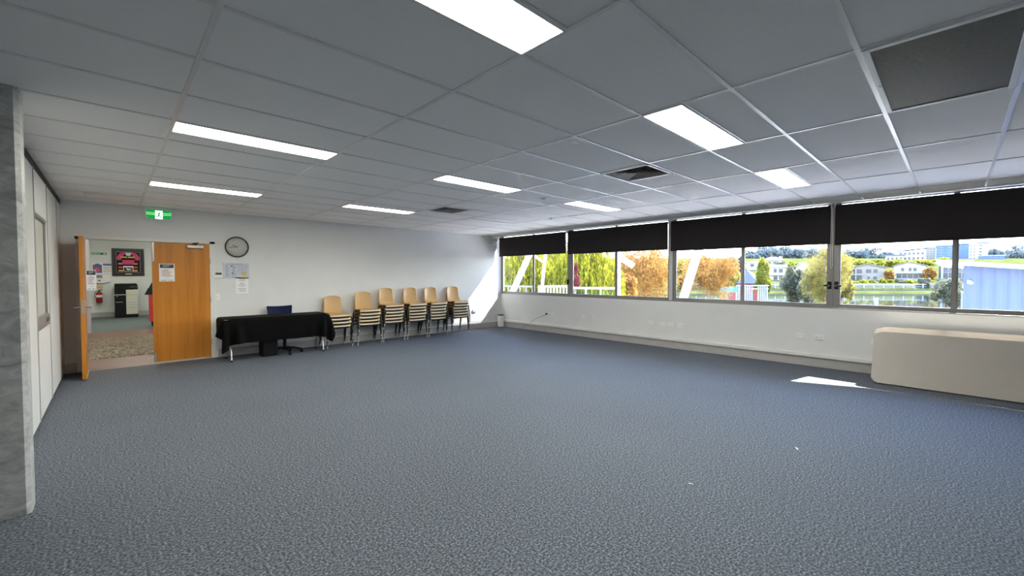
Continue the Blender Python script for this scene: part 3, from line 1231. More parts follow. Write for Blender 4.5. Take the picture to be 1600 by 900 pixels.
def make_chair():
    t = thing('stacking_chair', '', 'chair', (0, 0, 0), 0, CH_GROUP)
    b = MB()
    b.bm(shell_mesh(), 'shell', True)
    sh = b.build('seat_shell', t)
    # rolled front lip, its edge highlight put into the pale colour
    b = MB()
    pts = []
    for i in range(13):
        u = -1 + i / 6
        pts.append((.226 * u, -.219 + .03 * abs(u) ** 4, .433 + .003 * u * u))
    b.tube(pts, .012, 'lip_highlight', 8)
    tag(b.build('front_lip', t), 'rolled front edge with painted highlight')
    for s_ in (-1, 1):
        for (yt, yf, zt) in ((-.150, -.205, .425), (.105, .215, .425)):
            b = MB()
            pts = [(s_ * .170, yt, zt), (s_ * .215, yt, zt - .002), (s_ * .240, yt, zt - .014), (s_ * .247, yt + (yf - yt) * .06, zt - .04),
                   (s_ * .262, yf, .03)]
            b.tube(pts, .0125, 'black_metal', 8)
            lg = b.build('leg', t)
            b = MB()
            b.tube([(s_ * .2605, yt + (yf - yt) * .94, .055), (s_ * .262, yf, .0)], .0145, 'foot_grey', 8)
            tag(b.build('foot_cap', lg), 'grey foot cap')
    b = MB()
    for s_ in (-1, 1):
        b.tube([(s_ * .170, -.150, .425), (s_ * .172, .105, .425)], .009, 'black_metal', 6)
    b.tube([(-.170, -.11, .424), (.170, -.11, .424)], .008, 'black_metal', 6)
    b.tube([(-.170, .08, .424), (.170, .08, .424)], .008, 'black_metal', 6)
    b.box((-.20, -.185, .384), (.20, -.165, .422), 'black_metal', .004)
    b.build('seat_frame', t)
    return t


stack_x = [3.39, 4.03, 4.607, 5.213, 5.79, 6.486]
stack_n = [4, 5, 6, 6, 6, 6]
stack_r = [.02, -.03, .03, 0.0, .02, -.02]
stack_y = [8.925, 8.90, 8.93, 8.935, 8.935, 8.95]
stack_name = ['low stack beside the black table', 'second stack from the black table', 'third stack from the black table',
              'fourth stack from the black table', 'second stack from the window corner', 'last stack, nearest the window corner']
ord_ = {1: 'bottom', 2: 'second lowest', 3: 'third lowest', 4: 'fourth lowest', 5: 'fifth lowest'}
PITCH_C = .072
chair0 = make_chair()
first = True
for k in range(6):
    for q in range(stack_n[k]):
        place = 'topmost' if q == stack_n[k] - 1 else ord_[q + 1]
        lab = 'tan plastic stacking chair, %s of the %s' % (place, stack_name[k])
        loc = (stack_x[k] + .012 * math.sin(2.1 * q + k) * (q > 0), stack_y[k] - .010 * q, PITCH_C * q)
        rz = stack_r[k] + .012 * math.sin(3.7 * q + 1.3 * k) * (q > 0)
        if first:
            chair0.location = loc
            chair0.rotation_euler = (0, 0, rz)
            chair0['label'] = lab
            first = False
        else:
            dup(chair0, loc, rz, lab, CH_GROUP)

# ================================================================== TABLE WITH BLACK CLOTH
TX0, TX1, TY0, TY1, TZ = 1.34, 3.10, 8.45, 9.00, .735
t = thing('folding_table', 'folding table under the black cloth beside the closed door', 'table', ((TX0 + TX1) / 2, (TY0 + TY1) / 2, 0))
hx, hy = (TX1 - TX0) / 2, (TY1 - TY0) / 2
b = MB()
b.prism(rrect(-hx + .014, -hy + .014, hx - .014, hy - .014, .05), .69, TZ - .006, 'table_plastic')
b.build('tabletop', t)
for s_ in (-1, 1):
    x = s_ * (hx - .12)
    b = MB()
    b.tube([(x, -.03, .40), (x, -.03, .69)], .013, 'black_metal', 8)
    b.tube([(x, .03, .40), (x, .03, .69)], .013, 'black_metal', 8)
    b.tube([(x, -.04, .42), (x, .04, .42)], .011, 'black_metal', 8)
    b.build('leg_post', t)
    for q in (-1, 1):
        b = MB()
        b.tube([(x, q * .03, .42), (x, q * .05, .345), (x, q * .10, .29), (x, q * .155, .24), (x, q * .19, .17), (x, q * .205, .09), (x, q * .22, .02)], .0135, 'steel', 8)
        lg = b.build('leg', t)
        b = MB()
        b.lathe([(.017, 0), (.018, .03)], 'black_plastic', 10, (x, q * .22, 0))
        b.build('foot_cap', lg)


def drape():
    """black cloth: small position-based cloth drop over the table, computed here"""
    h = .034
    ox0, ox1, oy0, oy1 = TX0 - .27, TX1 + .25, TY0 - .41, TY1 + .035
    nx, ny = int((ox1 - ox0) / h) + 1, int((oy1 - oy0) / h) + 1
    gx = np.linspace(ox0, ox1, nx)
    gy = np.linspace(oy0, oy1, ny)
    P = np.zeros((nx, ny, 3))
    P[..., 0] = gx[:, None]
    P[..., 1] = gy[None, :]
    rng = np.random.RandomState(3)
    P[..., 2] = TZ + .012 + rng.rand(nx, ny) * .004
    # keep the flat part still
    A, B = gx[1] - gx[0], gy[1] - gy[0]
    D = math.hypot(A, B)
    V = np.zeros_like(P)
    pin = ((P[..., 0] > TX0 + .004) & (P[..., 0] < TX1 - .004) & (P[..., 1] > TY0 + .004) & (P[..., 1] < TY1 + .05))
    P[pin, 2] = TZ + .006
    P0 = P.copy()
    m = .006
    x0, x1, y0, y1, zt = TX0 - m, TX1 + m, TY0 - m, TY1 + m, TZ + .006
    cons = []
    for (dx, dy, L, kk) in ((1, 0, A, 1.0), (0, 1, B, 1.0), (1, 1, D, .6), (1, -1, D, .6), (2, 0, 2 * A, .15), (0, 2, 2 * B, .15)):
        for ph in range(2 if max(dx, abs(dy)) == 1 else 4):
            cons.append((dx, dy, L, kk, ph))

    def solve():
        for (dx, dy, L, kk, ph) in cons:
            st = 2 if max(dx, abs(dy)) == 1 else 4
            ax = 0 if dx else 1
            ii = np.arange(nx - dx)
            jj = np.arange(max(0, -dy), ny - max(0, dy))
            if ax == 0:
                ii = ii[(ii % st) == ph]
            else:
                jj = jj[(jj % st) == ph]
            if len(ii) == 0 or len(jj) == 0:
                continue
            I, J = np.ix_(ii, jj)
            a_ = P[I, J]
            c_ = P[I + dx, J + dy]
            d = c_ - a_
            ln = np.linalg.norm(d, axis=-1, keepdims=True) + 1e-9
            corr = d * (ln - L) / ln * .5 * kk
            if dx == 2 or dy == 2:
                corr = np.where(ln < L, corr, 0)
            P[I, J] += corr
            P[I + dx, J + dy] -= corr

    def collide():
        X, Y, Z = P[..., 0], P[..., 1], P[..., 2]
        ins = (X > x0) & (X < x1) & (Y > y0) & (Y < y1) & (Z < zt) & (Z > .60)
        dt = zt - Z
        dl, dr, df, db = X - x0, x1 - X, Y - y0, y1 - Y
        mn = np.minimum(np.minimum(dl, dr), np.minimum(df, db))
        top = ins & (dt <= mn + .01)
        Z[top] = zt
        side = ins & ~top
        for (d_, arr, val) in ((dl, X, x0), (dr, X, x1), (df, Y, y0), (db, Y, y1)):
            q = side & (d_ == mn)
            arr[q] = val
        np.minimum(Y, YB - .02, out=Y)
        np.maximum(X, DX1 + .01 - 1.0, out=X)
    dtm = .016
    for it in range(170):
        Q = P.copy()
        V[..., 2] -= 9.8 * dtm
        V[..., 0] += .25 * np.sin(P[..., 1] * 23 + P[..., 0] * 5) * dtm * (it < 110)
        V[..., 1] += .45 * np.sin(P[..., 0] * 17 + 2 * np.sin(P[..., 0] * 4)) * dtm * (it < 110)
        V *= .975
        P += V * dtm
        for _ in range(9):
            solve()
            collide()
            P[pin] = P0[pin]
        V = (P - Q) / dtm
        on = (np.abs(P[..., 2] - zt) < .004)
        V[on] *= .3
    fs = [(i * ny + j, (i + 1) * ny + j, (i + 1) * ny + j + 1, i * ny + j + 1) for i in range(nx - 1) for j in range(ny - 1)]
    me = bpy.data.meshes.new('table_cloth')
    me.from_pydata(P.reshape(-1, 3).tolist(), [], fs)
    bm = bmesh.new()
    bm.from_mesh(me)
    bmesh.ops.recalc_face_normals(bm, faces=bm.faces)
    bmesh.ops.solidify(bm, geom=bm.faces[:], thickness=-.0015)
    bm.to_mesh(me)
    bm.free()
    for p in me.polygons:
        p.use_smooth = True
    me.materials.append(M['cloth_black'])
    o = bpy.data.objects.new('tablecloth', me)
    COL.objects.link(o)
    sb = o.modifiers.new('smooth', 'SUBSURF')
    sb.levels = 1
    sb.render_levels = 1
    return tag(o, 'black cloth draped over the folding table beside the door', 'tablecloth')


drape()

t = thing('office_chair', 'swivel office chair with blue mesh back tucked behind the black table', 'office chair', (2.37, 8.79, 0), math.radians(2))
b = MB()
b.box((-.22, -.20, .43), (.22, .20, .49), 'black_plastic', .025)
b.build('seat', t)
b = MB()
n, mrow = 12, 8
vs, fs = [], []
for k in range(mrow + 1):
    z = .60 + .285 * k / mrow
    for i in range(n + 1):
        u = -1 + 2 * i / n
        w = .205 + .02 * k / mrow
        vs.append((w * u, .295 + .03 * k / mrow - .05 * u * u, z + .012 * u * u * (k == mrow)))
for k in range(mrow):
    for i in range(n):
        a_ = k * (n + 1) + i
        fs.append((a_, a_ + 1, a_ + n + 2, a_ + n + 1))
bm = bmesh.new()
bv = [bm.verts.new(v) for v in vs]
for f in fs:
    bm.faces.new([bv[q] for q in f])
bmesh.ops.solidify(bm, geom=bm.faces[:], thickness=.025)
b.bm(bm, 'blue_mesh', True)
bk = b.build('backrest', t)
b = MB()
b.tube([(0, .15, .44), (0, .30, .45), (0, .325, .55), (0, .325, .68)], .018, 'black_plastic', 8)
b.build('back_bar', t)
b = MB()
b.lathe([(.028, .10), (.028, .28), (.018, .285), (.018, .43)], 'black_plastic', 14)
b.build('gas_lift', t)
b = MB()
b.lathe([(.045, .075), (.045, .125), (.03, .135)], 'black_plastic', 14)
ends = []
for k in range(5):
    a_ = math.radians(-90 + 72 * k)
    d = Vector((math.cos(a_), math.sin(a_), 0))
    b.tube([d * .03 + Vector((0, 0, .11)), d * .17 + Vector((0, 0, .098)), d * .285 + Vector((0, 0, .066))], [.026, .021, .015], 'black_plastic', 8)
    ends.append(d * .285)
base = b.build('star_base', t)
for d in ends:
    b = MB()
    for s_ in (-.012, .012):
        b.lathe([(.012, -.008), (.027, -.007), (.027, .007), (.012, .008)], 'black_plastic', 14, (d.x + s_, d.y, .027), 'x')
    b.tube([(d.x, d.y, .027), (d.x, d.y, .066)], .008, 'black_plastic', 6)
    b.build('caster', base)

t = thing('storage_box', 'black storage box on the carpet under the cloth-covered table', 'box', (2.09, 8.79, 0))
b = MB()
b.prism(rrect(-.125, -.15, .125, .15, .02), 0, .36, 'black_plastic')
b.build('body', t)
b = MB()
b.prism(rrect(-.132, -.157, .132, .157, .022), .36, .39, 'black_plastic')
b.build('lid', t)

# ================================================================== LEANING FOLDED TABLES
FT_GROUP = 'folded trestle tables leaning under the windows'


def folded_table(hh=.745):
    """local: x along the length, z up the tabletop, face towards -y"""
    t = thing('folded_table', '', 'folding table', (0, 0, 0), 0, FT_GROUP)
    b = MB()
    bm = bmesh.new()
    poly = rrect(-.92, 0, .92, hh, .055, 6)
    lo = [bm.verts.new((p[0], 0, p[1])) for p in poly]
    hi = [bm.verts.new((p[0], .042, p[1])) for p in poly]
    n = len(poly)
    bm.faces.new(lo)
    bm.faces.new(hi[::-1])
    for k in range(n):
        bm.faces.new((lo[k], lo[(k + 1) % n], hi[(k + 1) % n], hi[k]))
    bmesh.ops.bevel(bm, geom=[e_ for e_ in bm.edges if abs(e_.verts[0].co.y - e_.verts[1].co.y) < 1e-6], offset=.014, segments=4, profile=.5, affect='EDGES')
    b.bm(bm, 'table_plastic')
    b.build('tabletop', t)
    b = MB()
    b.tube([(-.86, .052, .06), (.86, .052, .06)], .011, 'black_metal', 8)
    b.tube([(-.86, .052, hh - .06), (.86, .052, hh - .06)], .011, 'black_metal', 8)
    b.build('apron_rail', t)
    for s_ in (-1, 1):
        for z in (.16, .585):
            b = MB()
            b.tube([(s_ * .72, .058, z), (s_ * .30, .058, z), (s_ * .06, .058, .37 + (z - .37) * .6)], .0125, 'steel', 8)
            b.build('leg', t)
    return t


flabs = ['beige folded table leaning at the front of the stack under the right window', 'beige folded table second in the leaning stack',
         'beige folded table third in the leaning stack', 'beige folded table at the back of the leaning stack, nearest the wall']
TH = math.radians(21.5)
for k in range(4):
    y_end = .775 + (0, .018, -.03, -.045)[k]
    dn = .073 * k
    th = TH - math.radians((0, 0, 0, 0)[k])
    # bottom front edge on the carpet; local +y points at the wall (+x world)
    z0 = .0
    loc = (7.575 + dn / math.cos(th), y_end - .92, z0 + .0)
    # rotate: local x -> -y world, local y -> +x world, then lean
    Rm = Matrix.Rotation(-PI / 2, 4, 'Z') @ Matrix.Rotation(-th, 4, 'X')
    rot = Rm.to_euler()
    loc = (loc[0], loc[1], .042 * math.sin(th))
    ft = folded_table((.73, .762, .778, .785)[k])
    ft.location = loc
    ft.rotation_euler = rot
    ft['label'] = flabs[k]

# ================================================================== THE HALL BEYOND THE DOORS
HX0, HX1, HY1, HH = -2.6, 3.4, 21.0, 2.95
b = MB()
b.box((HX0, 15.5, -.12), (HX1, HY1, 0), 'hall_carpet')
struct(b, 'floor_hall_carpet', 'green grey carpet at the far end of the hall', 'floor')
b = MB()
b.box((HX0, YB, -.12), (HX1, 15.5, .0), 'timber_floor')
struct(b, 'floor_hall_timber', 'brown timber floor just beyond the doorway', 'floor')
b = MB()
b.box((HX0, HY1, 0), (HX1, HY1 + .15, HH), 'hall_paint')
b.box((HX0 - .15, YB + .15, 0), (HX0, HY1 + .15, HH), 'hall_paint')
b.box((HX1, YB + .15, 0), (HX1 + .15, HY1 + .15, HH), 'hall_paint')
b.box((HX0, YB + .15, H + .05), (HX1, YB + .2, HH), 'hall_paint')
struct(b, 'wall_hall', 'pale wall at the far end of the hall', 'wall')
b = MB()
b.box((HX0, YB + .15, HH), (HX1, HY1, HH + .1), 'tile')
struct(b, 'ceiling_hall', 'white ceiling of the hall', 'ceiling')
b = MB()
b.box((HX0, 15.2, 0), (-.405, 15.38, HH), 'partition_grey')
struct(b, 'wall_partition', 'grey end of a partition in the hall', 'wall')
b = MB()
b.box((HX0, HY1 - .015, 0), (HX1, HY1, .17), 'skirting')
struct(b, 'baseboard_hall', 'grey skirting at the end of the hall', 'baseboard')
for k, (x, y) in enumerate(((.5, 11.2), (-1.2, 17.0), (.6, 18.4), (1.9, 17.2), (.4, 14.2))):  # fittings out of view, added to brighten the hall
    dup(L0, (x, y, HH - .0005), 0, 'unseen added hall light ' + ('nearest the doorway', 'behind the grey partition', 'nearest the copier', 'above the red cabinet', 'in the middle of the hall')[k], 'unseen lights added in the hall')

b = MB()
b.prism(rrect(-2.0, 0, 1.6, 3.25, .02), .0, .016, 'rug')
o = b.build('rug', None, (0, 10.43, 0))
tag(o, 'beige and brown patterned rug on the timber floor of the hall', 'rug')

t = thing('photocopier', 'black and grey office photocopier against the far hall wall', 'copier', (.365, 20.52, 0))
b = MB()
b.box((-.31, -.33, .03), (.31, .33, .80), 'black_plastic', .01)
b.build('body', t)
b = MB()
b.box((-.315, -.335, .80), (.315, .33, .82), 'copier_grey', .003)
b.build('seam', t)
b = MB()
b.box((-.31, -.30, .82), (.20, .33, 1.06), 'black_plastic', .01)
b.box((.05, -.33, .99), (.31, .33, 1.06), 'black_plastic', .01)
b.build('scanner', t)
b = MB()
b.prism([(-.31, 1.06), (.31, 1.06), (.305, 1.12), (.28, 1.2), (-.30, 1.2)], -.30, .33, 'black_plastic', 'xz')
b.build('document_feeder', t)
b = MB()
b.box((-.01, -.345, .12), (.305, -.325, .985), 'copier_grey', .004)
pn = b.build('front_panel', t)
for z in (.34, .44, .52, .80):
    b = MB()
    b.box((0, -.3475, z), (.295, -.343, z + .012), 'frame_grey')
    b.build('tray_line', pn)
b = MB()
b.box((.03, -.348, .86), (.09, -.343, .90), 'gold', .002)
b.build('badge', pn)
b = MB()
b.box((-.28, -.338, .545), (-.10, -.325, .56), 'steel', .003)
b.box((-.27, -.338, .755), (-.22, -.325, .77), 'steel', .003)
b.build('drawer_handle', t)
b = MB()
b.box((.10, -.345, 1.075), (.29, -.29, 1.10), 'lcd', .004)
b.build('control_panel', t)
for sx in (-.27, .27):
    for sy in (-.28, .28):
        b = MB()
        b.lathe([(.025, 0), (.025, .03)], 'black_plastic', 10, (sx, sy, 0))
        b.build('foot', t)

t = thing('framed_jersey', 'dark framed pink and gold sports jersey on the far hall wall', 'picture', (.455, HY1, 1.475))
b = MB()
W_, H_ = .44, 1.0
for (a_, c_) in (((-W_, -.05, 0), (W_, 0, .10)), ((-W_, -.05, H_ - .10), (W_, 0, H_)), ((-W_, -.05, .1), (-W_ + .085, 0, H_ - .1)), ((W_ - .085, -.05, .1), (W_, 0, H_ - .1))):
    b.box(a_, c_, 'dark_wood', .008)
b.build('frame', t)
b = MB()
b.box((-.355, -.02, .1), (.355, -.005, .9), 'black_plastic')
for (a_, c_) in (((-.33, -.023, .125), (.33, -.02, .132)), ((-.33, -.023, .872), (.33, -.02, .879)), ((-.33, -.023, .125), (-.323, -.02, .879)), ((.323, -.023, .125), (.33, -.02, .879))):
    b.box(a_, c_, 'steel')
b.build('backing', t)
b = MB()
b.prism([(-.30, .58), (-.20, .58), (-.17, .70), (-.05, .84), (-.15, .86), (-.25, .80), (-.31, .68)], -.03, -.02, 'pink', 'xz')
b.prism([(.30, .58), (.20, .58), (.17, .70), (.05, .84), (.15, .86), (.25, .80), (.31, .68)], -.03, -.02, 'pink', 'xz')
b.prism([(-.17, .42), (.15, .42), (.17, .58), (-.16, .58)], -.032, -.02, 'pink', 'xz')
b.build('jersey', t)
for (xa, xb, za, zb_) in ((-.20, -.03, .66, .71), (-.01, .18, .66, .71), (-.27, -.17, .42, .47), (.15, .25, .42, .47), (-.27, -.15, .16, .22), (.12, .25, .16, .22)):
    b = MB()
    b.box((xa, -.033, za), (xb, -.02, zb_), 'gold')
    b.build('stripe', t)
for (xa, xb) in ((-.27, -.15), (.12, .25)):
    b = MB()
    b.box((xa, -.033, .285), (xb, -.02, .34), 'pink')
    b.build('stripe', t)
b = MB()
b.prism([(-.09, .85), (.09, .85), (.06, .74), (-.05, .74)], -.034, -.02, 'paper', 'xz')
b.build('collar_card', t)
b = MB()
b.box((-.14, -.034, .17), (.13, -.02, .36), 'paper')
b.box((-.125, -.036, .185), (.115, -.033, .31), 'black_plastic')
b.prism([(-.08, .27), (-.02, .21), (.05, .22), (.10, .27), (.02, .26), (-.03, .28)], -.038, -.035, 'paper', 'xz')
b.build('photo', t)
b = MB()
b.box((-.085, -.058, .05), (.085, -.05, .09), 'brass', .003)
b.build('plaque', t)

t = thing('assembly_sign', 'long green safety sign on the far hall wall', 'sign', (-.31, HY1, 2.225))
b = MB()
b.box((-.19, -.01, 0), (.19, 0, .075), 'exit_green')
b.build('plate', t)
b = MB()
for k, (xa, xb) in enumerate(((-.17, -.13), (-.12, -.06), (-.05, -.02), (-.01, .03))):
    b.box((xa, -.0125, .022), (xb, -.009, .05), 'paper')
b.prism(circ(.135, .037, .024, 14), -.0125, -.009, 'paper', 'xz')
b.build('lettering', t)

t = thing('poster', 'blue and red poster on the far hall wall left of the jersey', 'poster', (-.36, HY1, 1.53))
b = MB()
b.box((-.14, -.02, 0), (.14, 0, .40), 'paper', .003)
b.build('sheet', t)
b = MB()
b.box((-.115, -.023, .05), (.115, -.019, .345), 'poster_blue')
b.box((-.055, -.023, .345), (.055, -.019, .38), 'poster_blue')
b.prism([(-.08, .10), (.05, .08), (.08, .16), (.0, .25), (-.09, .22)], -.025, -.022, 'poster_red', 'xz')
b.build('artwork', t)
t = thing('poster', 'white list poster with a blue header beside the framed jersey', 'poster', (-.115, HY1, 1.59))
b = MB()
b.box((-.12, -.006, 0), (.12, 0, .32), 'paper')
b.build('sheet', t)
b = MB()
b.box((-.12, -.008, .25), (.12, -.005, .32), 'poster_blue')
for k in range(4):
    b.box((-.10, -.008, .03 + .052 * k), (.11, -.005, .045 + .052 * k), 'ink_red')
b.build('printing', t)
t = thing('clipboard', 'clipboard of papers hung below the posters in the hall', 'clipboard', (-.22, HY1, 1.20))
b = MB()
b.box((-.18, -.02, 0), (.18, 0, .31), 'paper', .003)
b.build('sheet', t)
b = MB()
b.box((-.17, -.024, .20), (-.02, -.019, .30), 'ink_grey')
b.build('printing', t)
b = MB()
b.box((-.13, -.024, .09), (-.07, -.019, .13), 'ink_dark')
b.build('printing', t)
b = MB()
b.tube([(-.18, -.03, .0), (.0, -.03, .0), (.18, -.03, .05)], .012, 'black_plastic', 6)
b.build('ledge', t)
t = thing('extinguisher_sign', 'pale yellow sign above the fire extinguisher', 'sign', (-.335, HY1, 1.015))
b = MB()
b.box((-.11, -.012, 0), (.11, 0, .125), 'yellow_sign', .003)
b.build('plate', t)
b = MB()
b.box((-.08, -.014, .04), (.08, -.011, .055), 'gold')
b.box((-.08, -.014, .08), (.08, -.011, .09), 'gold')
b.build('lettering', t)
t = thing('fire_extinguisher', 'red fire extinguisher mounted on the far hall wall', 'fire extinguisher', (-.335, HY1 - .13, .53))
b = MB()
b.lathe([(.02, 0), (.075, .0), (.085, .03), (.085, .31), (.07, .36), (.03, .39), (.02, .41)], 'red_gloss', 20)
cyl = b.build('cylinder', t)
b = MB()
b.lathe([(.0862, .19), (.0862, .27)], 'paper', 20)
b.build('band_label', cyl)
b = MB()
b.box((-.025, -.02, .40), (.025, .02, .44), 'black_metal', .005)
b.tube([(0, 0, .44), (.09, 0, .47)], .011, 'black_metal', 6)
b.tube([(0, 0, .42), (.085, 0, .43)], .009, 'black_metal', 6)
b.build('valve_handle', t)
b = MB()
b.tube([(-.02, 0, .42), (-.09, 0, .40), (-.11, 0, .30), (-.105, 0, .16)], .010, 'black_plastic', 6)
b.build('hose', t)
b = MB()
b.box((-.03, .08, .24), (.03, .11, .42), 'steel')
b.build('wall_bracket', t)

t = thing('red_cabinet', 'red cabinet with black tiered top just inside the hall', 'cabinet', (.985, 16.4, 0))
b = MB()
b.box((-.20, -.2, .14), (.20, .2, .92), 'red_paint', .006)
b.build('body', t)
for sx in (-.12, .12):
    for sy in (-.15, .15):
        b = MB()
        b.tube([(sx, sy, .14), (sx, sy, 0)], .03, 'black_plastic', 8)
        b.build('leg', t)
b = MB()
b.lathe([(.30, .92), (.21, 1.12)], 'black_plastic', 4, (0, 0, 0), 'z', False)
b.lathe([(.20, 1.12), (.10, 1.34)], 'black_plastic', 4, (0, 0, 0), 'z', False)
b.build('tiered_top', t)
b = MB()
b.prism([(-.055, 0), (.10, 0), (.10, .035), (.05, .03)], -.022, .022, 'plastic_white', 'xz')
o = b.build('door_wedge', None, (.49, 9.85, 0))
tag(o, 'white wedge on the timber floor at the edge of the closed door', 'door wedge')

# ================================================================== OUTSIDE
cy_, sy_ = math.cos(YAW), math.sin(YAW)
cp_, sp_ = math.cos(PITCH), math.sin(PITCH)
FW = Vector((sy_ * cp_, cy_ * cp_, sp_))
RT = Vector((cy_, -sy_, 0))
UP = RT.cross(FW)


def at(px, py, d):
    """world point seen at photo pixel (px, py), d metres along the view axis"""
    return Vector((0, 0, CAM_Z)) + (RT * ((px - 800) / FPX) + UP * ((450 - py) / FPX) + FW) * d


def flat(px, d):
    p = at(px, 432, d)
    return Vector((p.x, p.y, 0))


WATER = -3.5


def ground_z(d):
    ks = [(0, -3.3), (110, -3.9), (124, -3.9), (127, -2.9), (131, -.9), (140, -.2), (165, 1.5), (220, 7), (300, 13), (420, 19), (700, 24)]
    for (a_, za), (b_, zb_) in zip(ks, ks[1:]):
        if a_ <= d <= b_:
            return za + (zb_ - za) * (d - a_) / (b_ - a_)
    return ks[-1][1]


# far bank and hill as one terrain, laid square to the view's bearing
b = MB()
ds = [118, 124, 127, 131, 140, 165, 190, 220, 260, 300, 360, 420, 560, 800]
us = [-600, -300, -150, -60, 0, 60, 120, 180, 260, 400, 700, 1000]
base_f = Vector((sy_, cy_, 0))
vs = []
for d in ds:
    for u in us:
        p = base_f * d + RT * u
        vs.append((p.x, p.y, ground_z(d)))
nu = len(us)
fs = [(i * nu + j, i * nu + j + 1, (i + 1) * nu + j + 1, (i + 1) * nu + j) for i in range(len(ds) - 1) for j in range(nu - 1)]
b.add(vs, fs, 'bank_grass', True)
struct(b, 'ground_far_bank', 'grassy far bank and hill beyond the lake', 'ground')
b = MB()
vs = [tuple(base_f * d + RT * u) for d, u in ((34, -400), (34, 700), (130, 900), (130, -500))]
b.add([(v[0], v[1], WATER) for v in vs], [(0, 1, 2, 3)], 'lake')
tag(b.build('lake'), 'still lake reflecting the far bank, seen through the windows', 'lake', None, 'structure')
b = MB()
b.box((XW + .3, -60, -3.6), (26, 70, -3.2), 'bounce_ground')  # unseen ground, made pale to bounce light up to the ceiling
vs = [(26, -60, -3.2), (26, 70, -3.2), (60, 90, -3.7), (60, -90, -3.7)]
b.add(vs, [(0, 3, 2, 1)], 'bank_grass')
struct(b, 'ground_near_bank', 'grassy near bank outside the windows, unseen ground paled to bounce light', 'ground')

# unseen eave added above the windows, outline cut to shape the sun patches
b = MB()
EZ = 2.95
b.prism([(XW + .16, 8.62), (XW + 2.6, 8.62), (XW + 2.6, .99), (XW + 1.34, .96), (XW + 1.66, .12), (XW + 1.66, -6), (XW + .16, -6)], EZ, EZ + .12, 'ext_white')
struct(b, 'sun_shade_eave', 'unseen white eave added above the windows to shape the sun', 'roof')

# upper deck with railings and roof props at the far left windows
b = MB()
b.box((10.2, 8.2, -.3), (17.5, 24, .02), 'ext_deck')
struct(b, 'deck', 'raised timber deck outside the far windows', 'deck')


def strut(label, p0, p1, w, d=.16):
    """square steel prop from p0 (foot) to p1 (head)"""
    p0, p1 = Vector(p0), Vector(p1)
    t = thing('support_strut', label, 'strut', p0)
    ax = (p1 - p0)
    L = ax.length
    side = RT
    nrm = side.cross(ax.normalized())
    sx = ax.normalized().cross(nrm)
    b = MB()
    vs = []
    for q in (Vector((0, 0, 0)), ax):
        for (a_, c_) in ((-1, -1), (1, -1), (1, 1), (-1, 1)):
            vs.append(q + sx * (a_ * w / 2) + nrm * (c_ * d / 2))
    b.add(vs, [(0, 1, 2, 3), (4, 5, 6, 7), (0, 1, 5, 4), (1, 2, 6, 5), (2, 3, 7, 6), (3, 0, 4, 7)], 'ext_white')
    b.build('post', t)
    b = MB()
    b.box((-w * .8, -w * .8, 0), (w * .8, w * .8, .02), 'ext_grey')
    b.build('base_plate', t)
    return t


def ray_z(px, py, d):
    return at(px, py, d)


p0, p1 = at(796.5, 466, 14.0), at(839, 372, 14.0)
strut('thick white strut leaning right outside the corner window', p0, p1, .22)
p0, p1 = at(845.5, 464, 16.0), at(852.5, 396, 16.0)
strut('white strut just right of the first window mullion', p0, p1, .11)
p0, p1 = at(966, 470, 14.5), at(966, 398, 14.5)
strut('upright white post under the gable outside the second window', p0, p1, .14)
p0, p1 = at(1064, 478, 10.5), at(1099, 366, 10.5)
strut('wide white strut leaning right outside the third window', p0, p1, .17)


def beam(label, a_, c_, w, h, name='gable_beam'):
    a_, c_ = Vector(a_), Vector(c_)
    t = thing(name, label, 'beam', a_)
    ax = c_ - a_
    sd = Vector((0, 0, 1)).cross(ax).normalized()
    up = ax.normalized().cross(sd) * -1
    vs = []
    for q in (Vector((0, 0, 0)), ax):
        for (i, j) in ((-1, -1), (1, -1), (1, 1), (-1, 1)):
            vs.append(q + sd * (i * w / 2) + up * (j * h / 2))
    b = MB()
    b.add(vs, [(0, 1, 2, 3), (4, 5, 6, 7), (0, 1, 5, 4), (1, 2, 6, 5), (2, 3, 7, 6), (3, 0, 4, 7)], 'ext_white')
    b.build('beam', t)
    vs2 = [v + up * (h * .55) for v in vs]
    b = MB()
    b.add([v + sd * .05 for v in vs2[:2]] + [v + sd * .05 + up * .03 for v in vs2[:2]] + [v + sd * .05 for v in vs2[4:6]] + [v + sd * .05 + up * .03 for v in vs2[4:6]],
          [(0, 1, 3, 2), (4, 5, 7, 6), (0, 1, 5, 4), (2, 3, 7, 6), (0, 2, 6, 4), (1, 3, 7, 5)], 'ext_grey')
    b.build('flashing', t)
    return t


beam('white sloping gable edge outside the second window', at(945, 386, 15.0), at(990, 416, 14.8), .3, .20)
beam('thin white rafter at the top of the corner window', at(832, 397, 16.8), at(848, 409, 16.8), .12, .09)


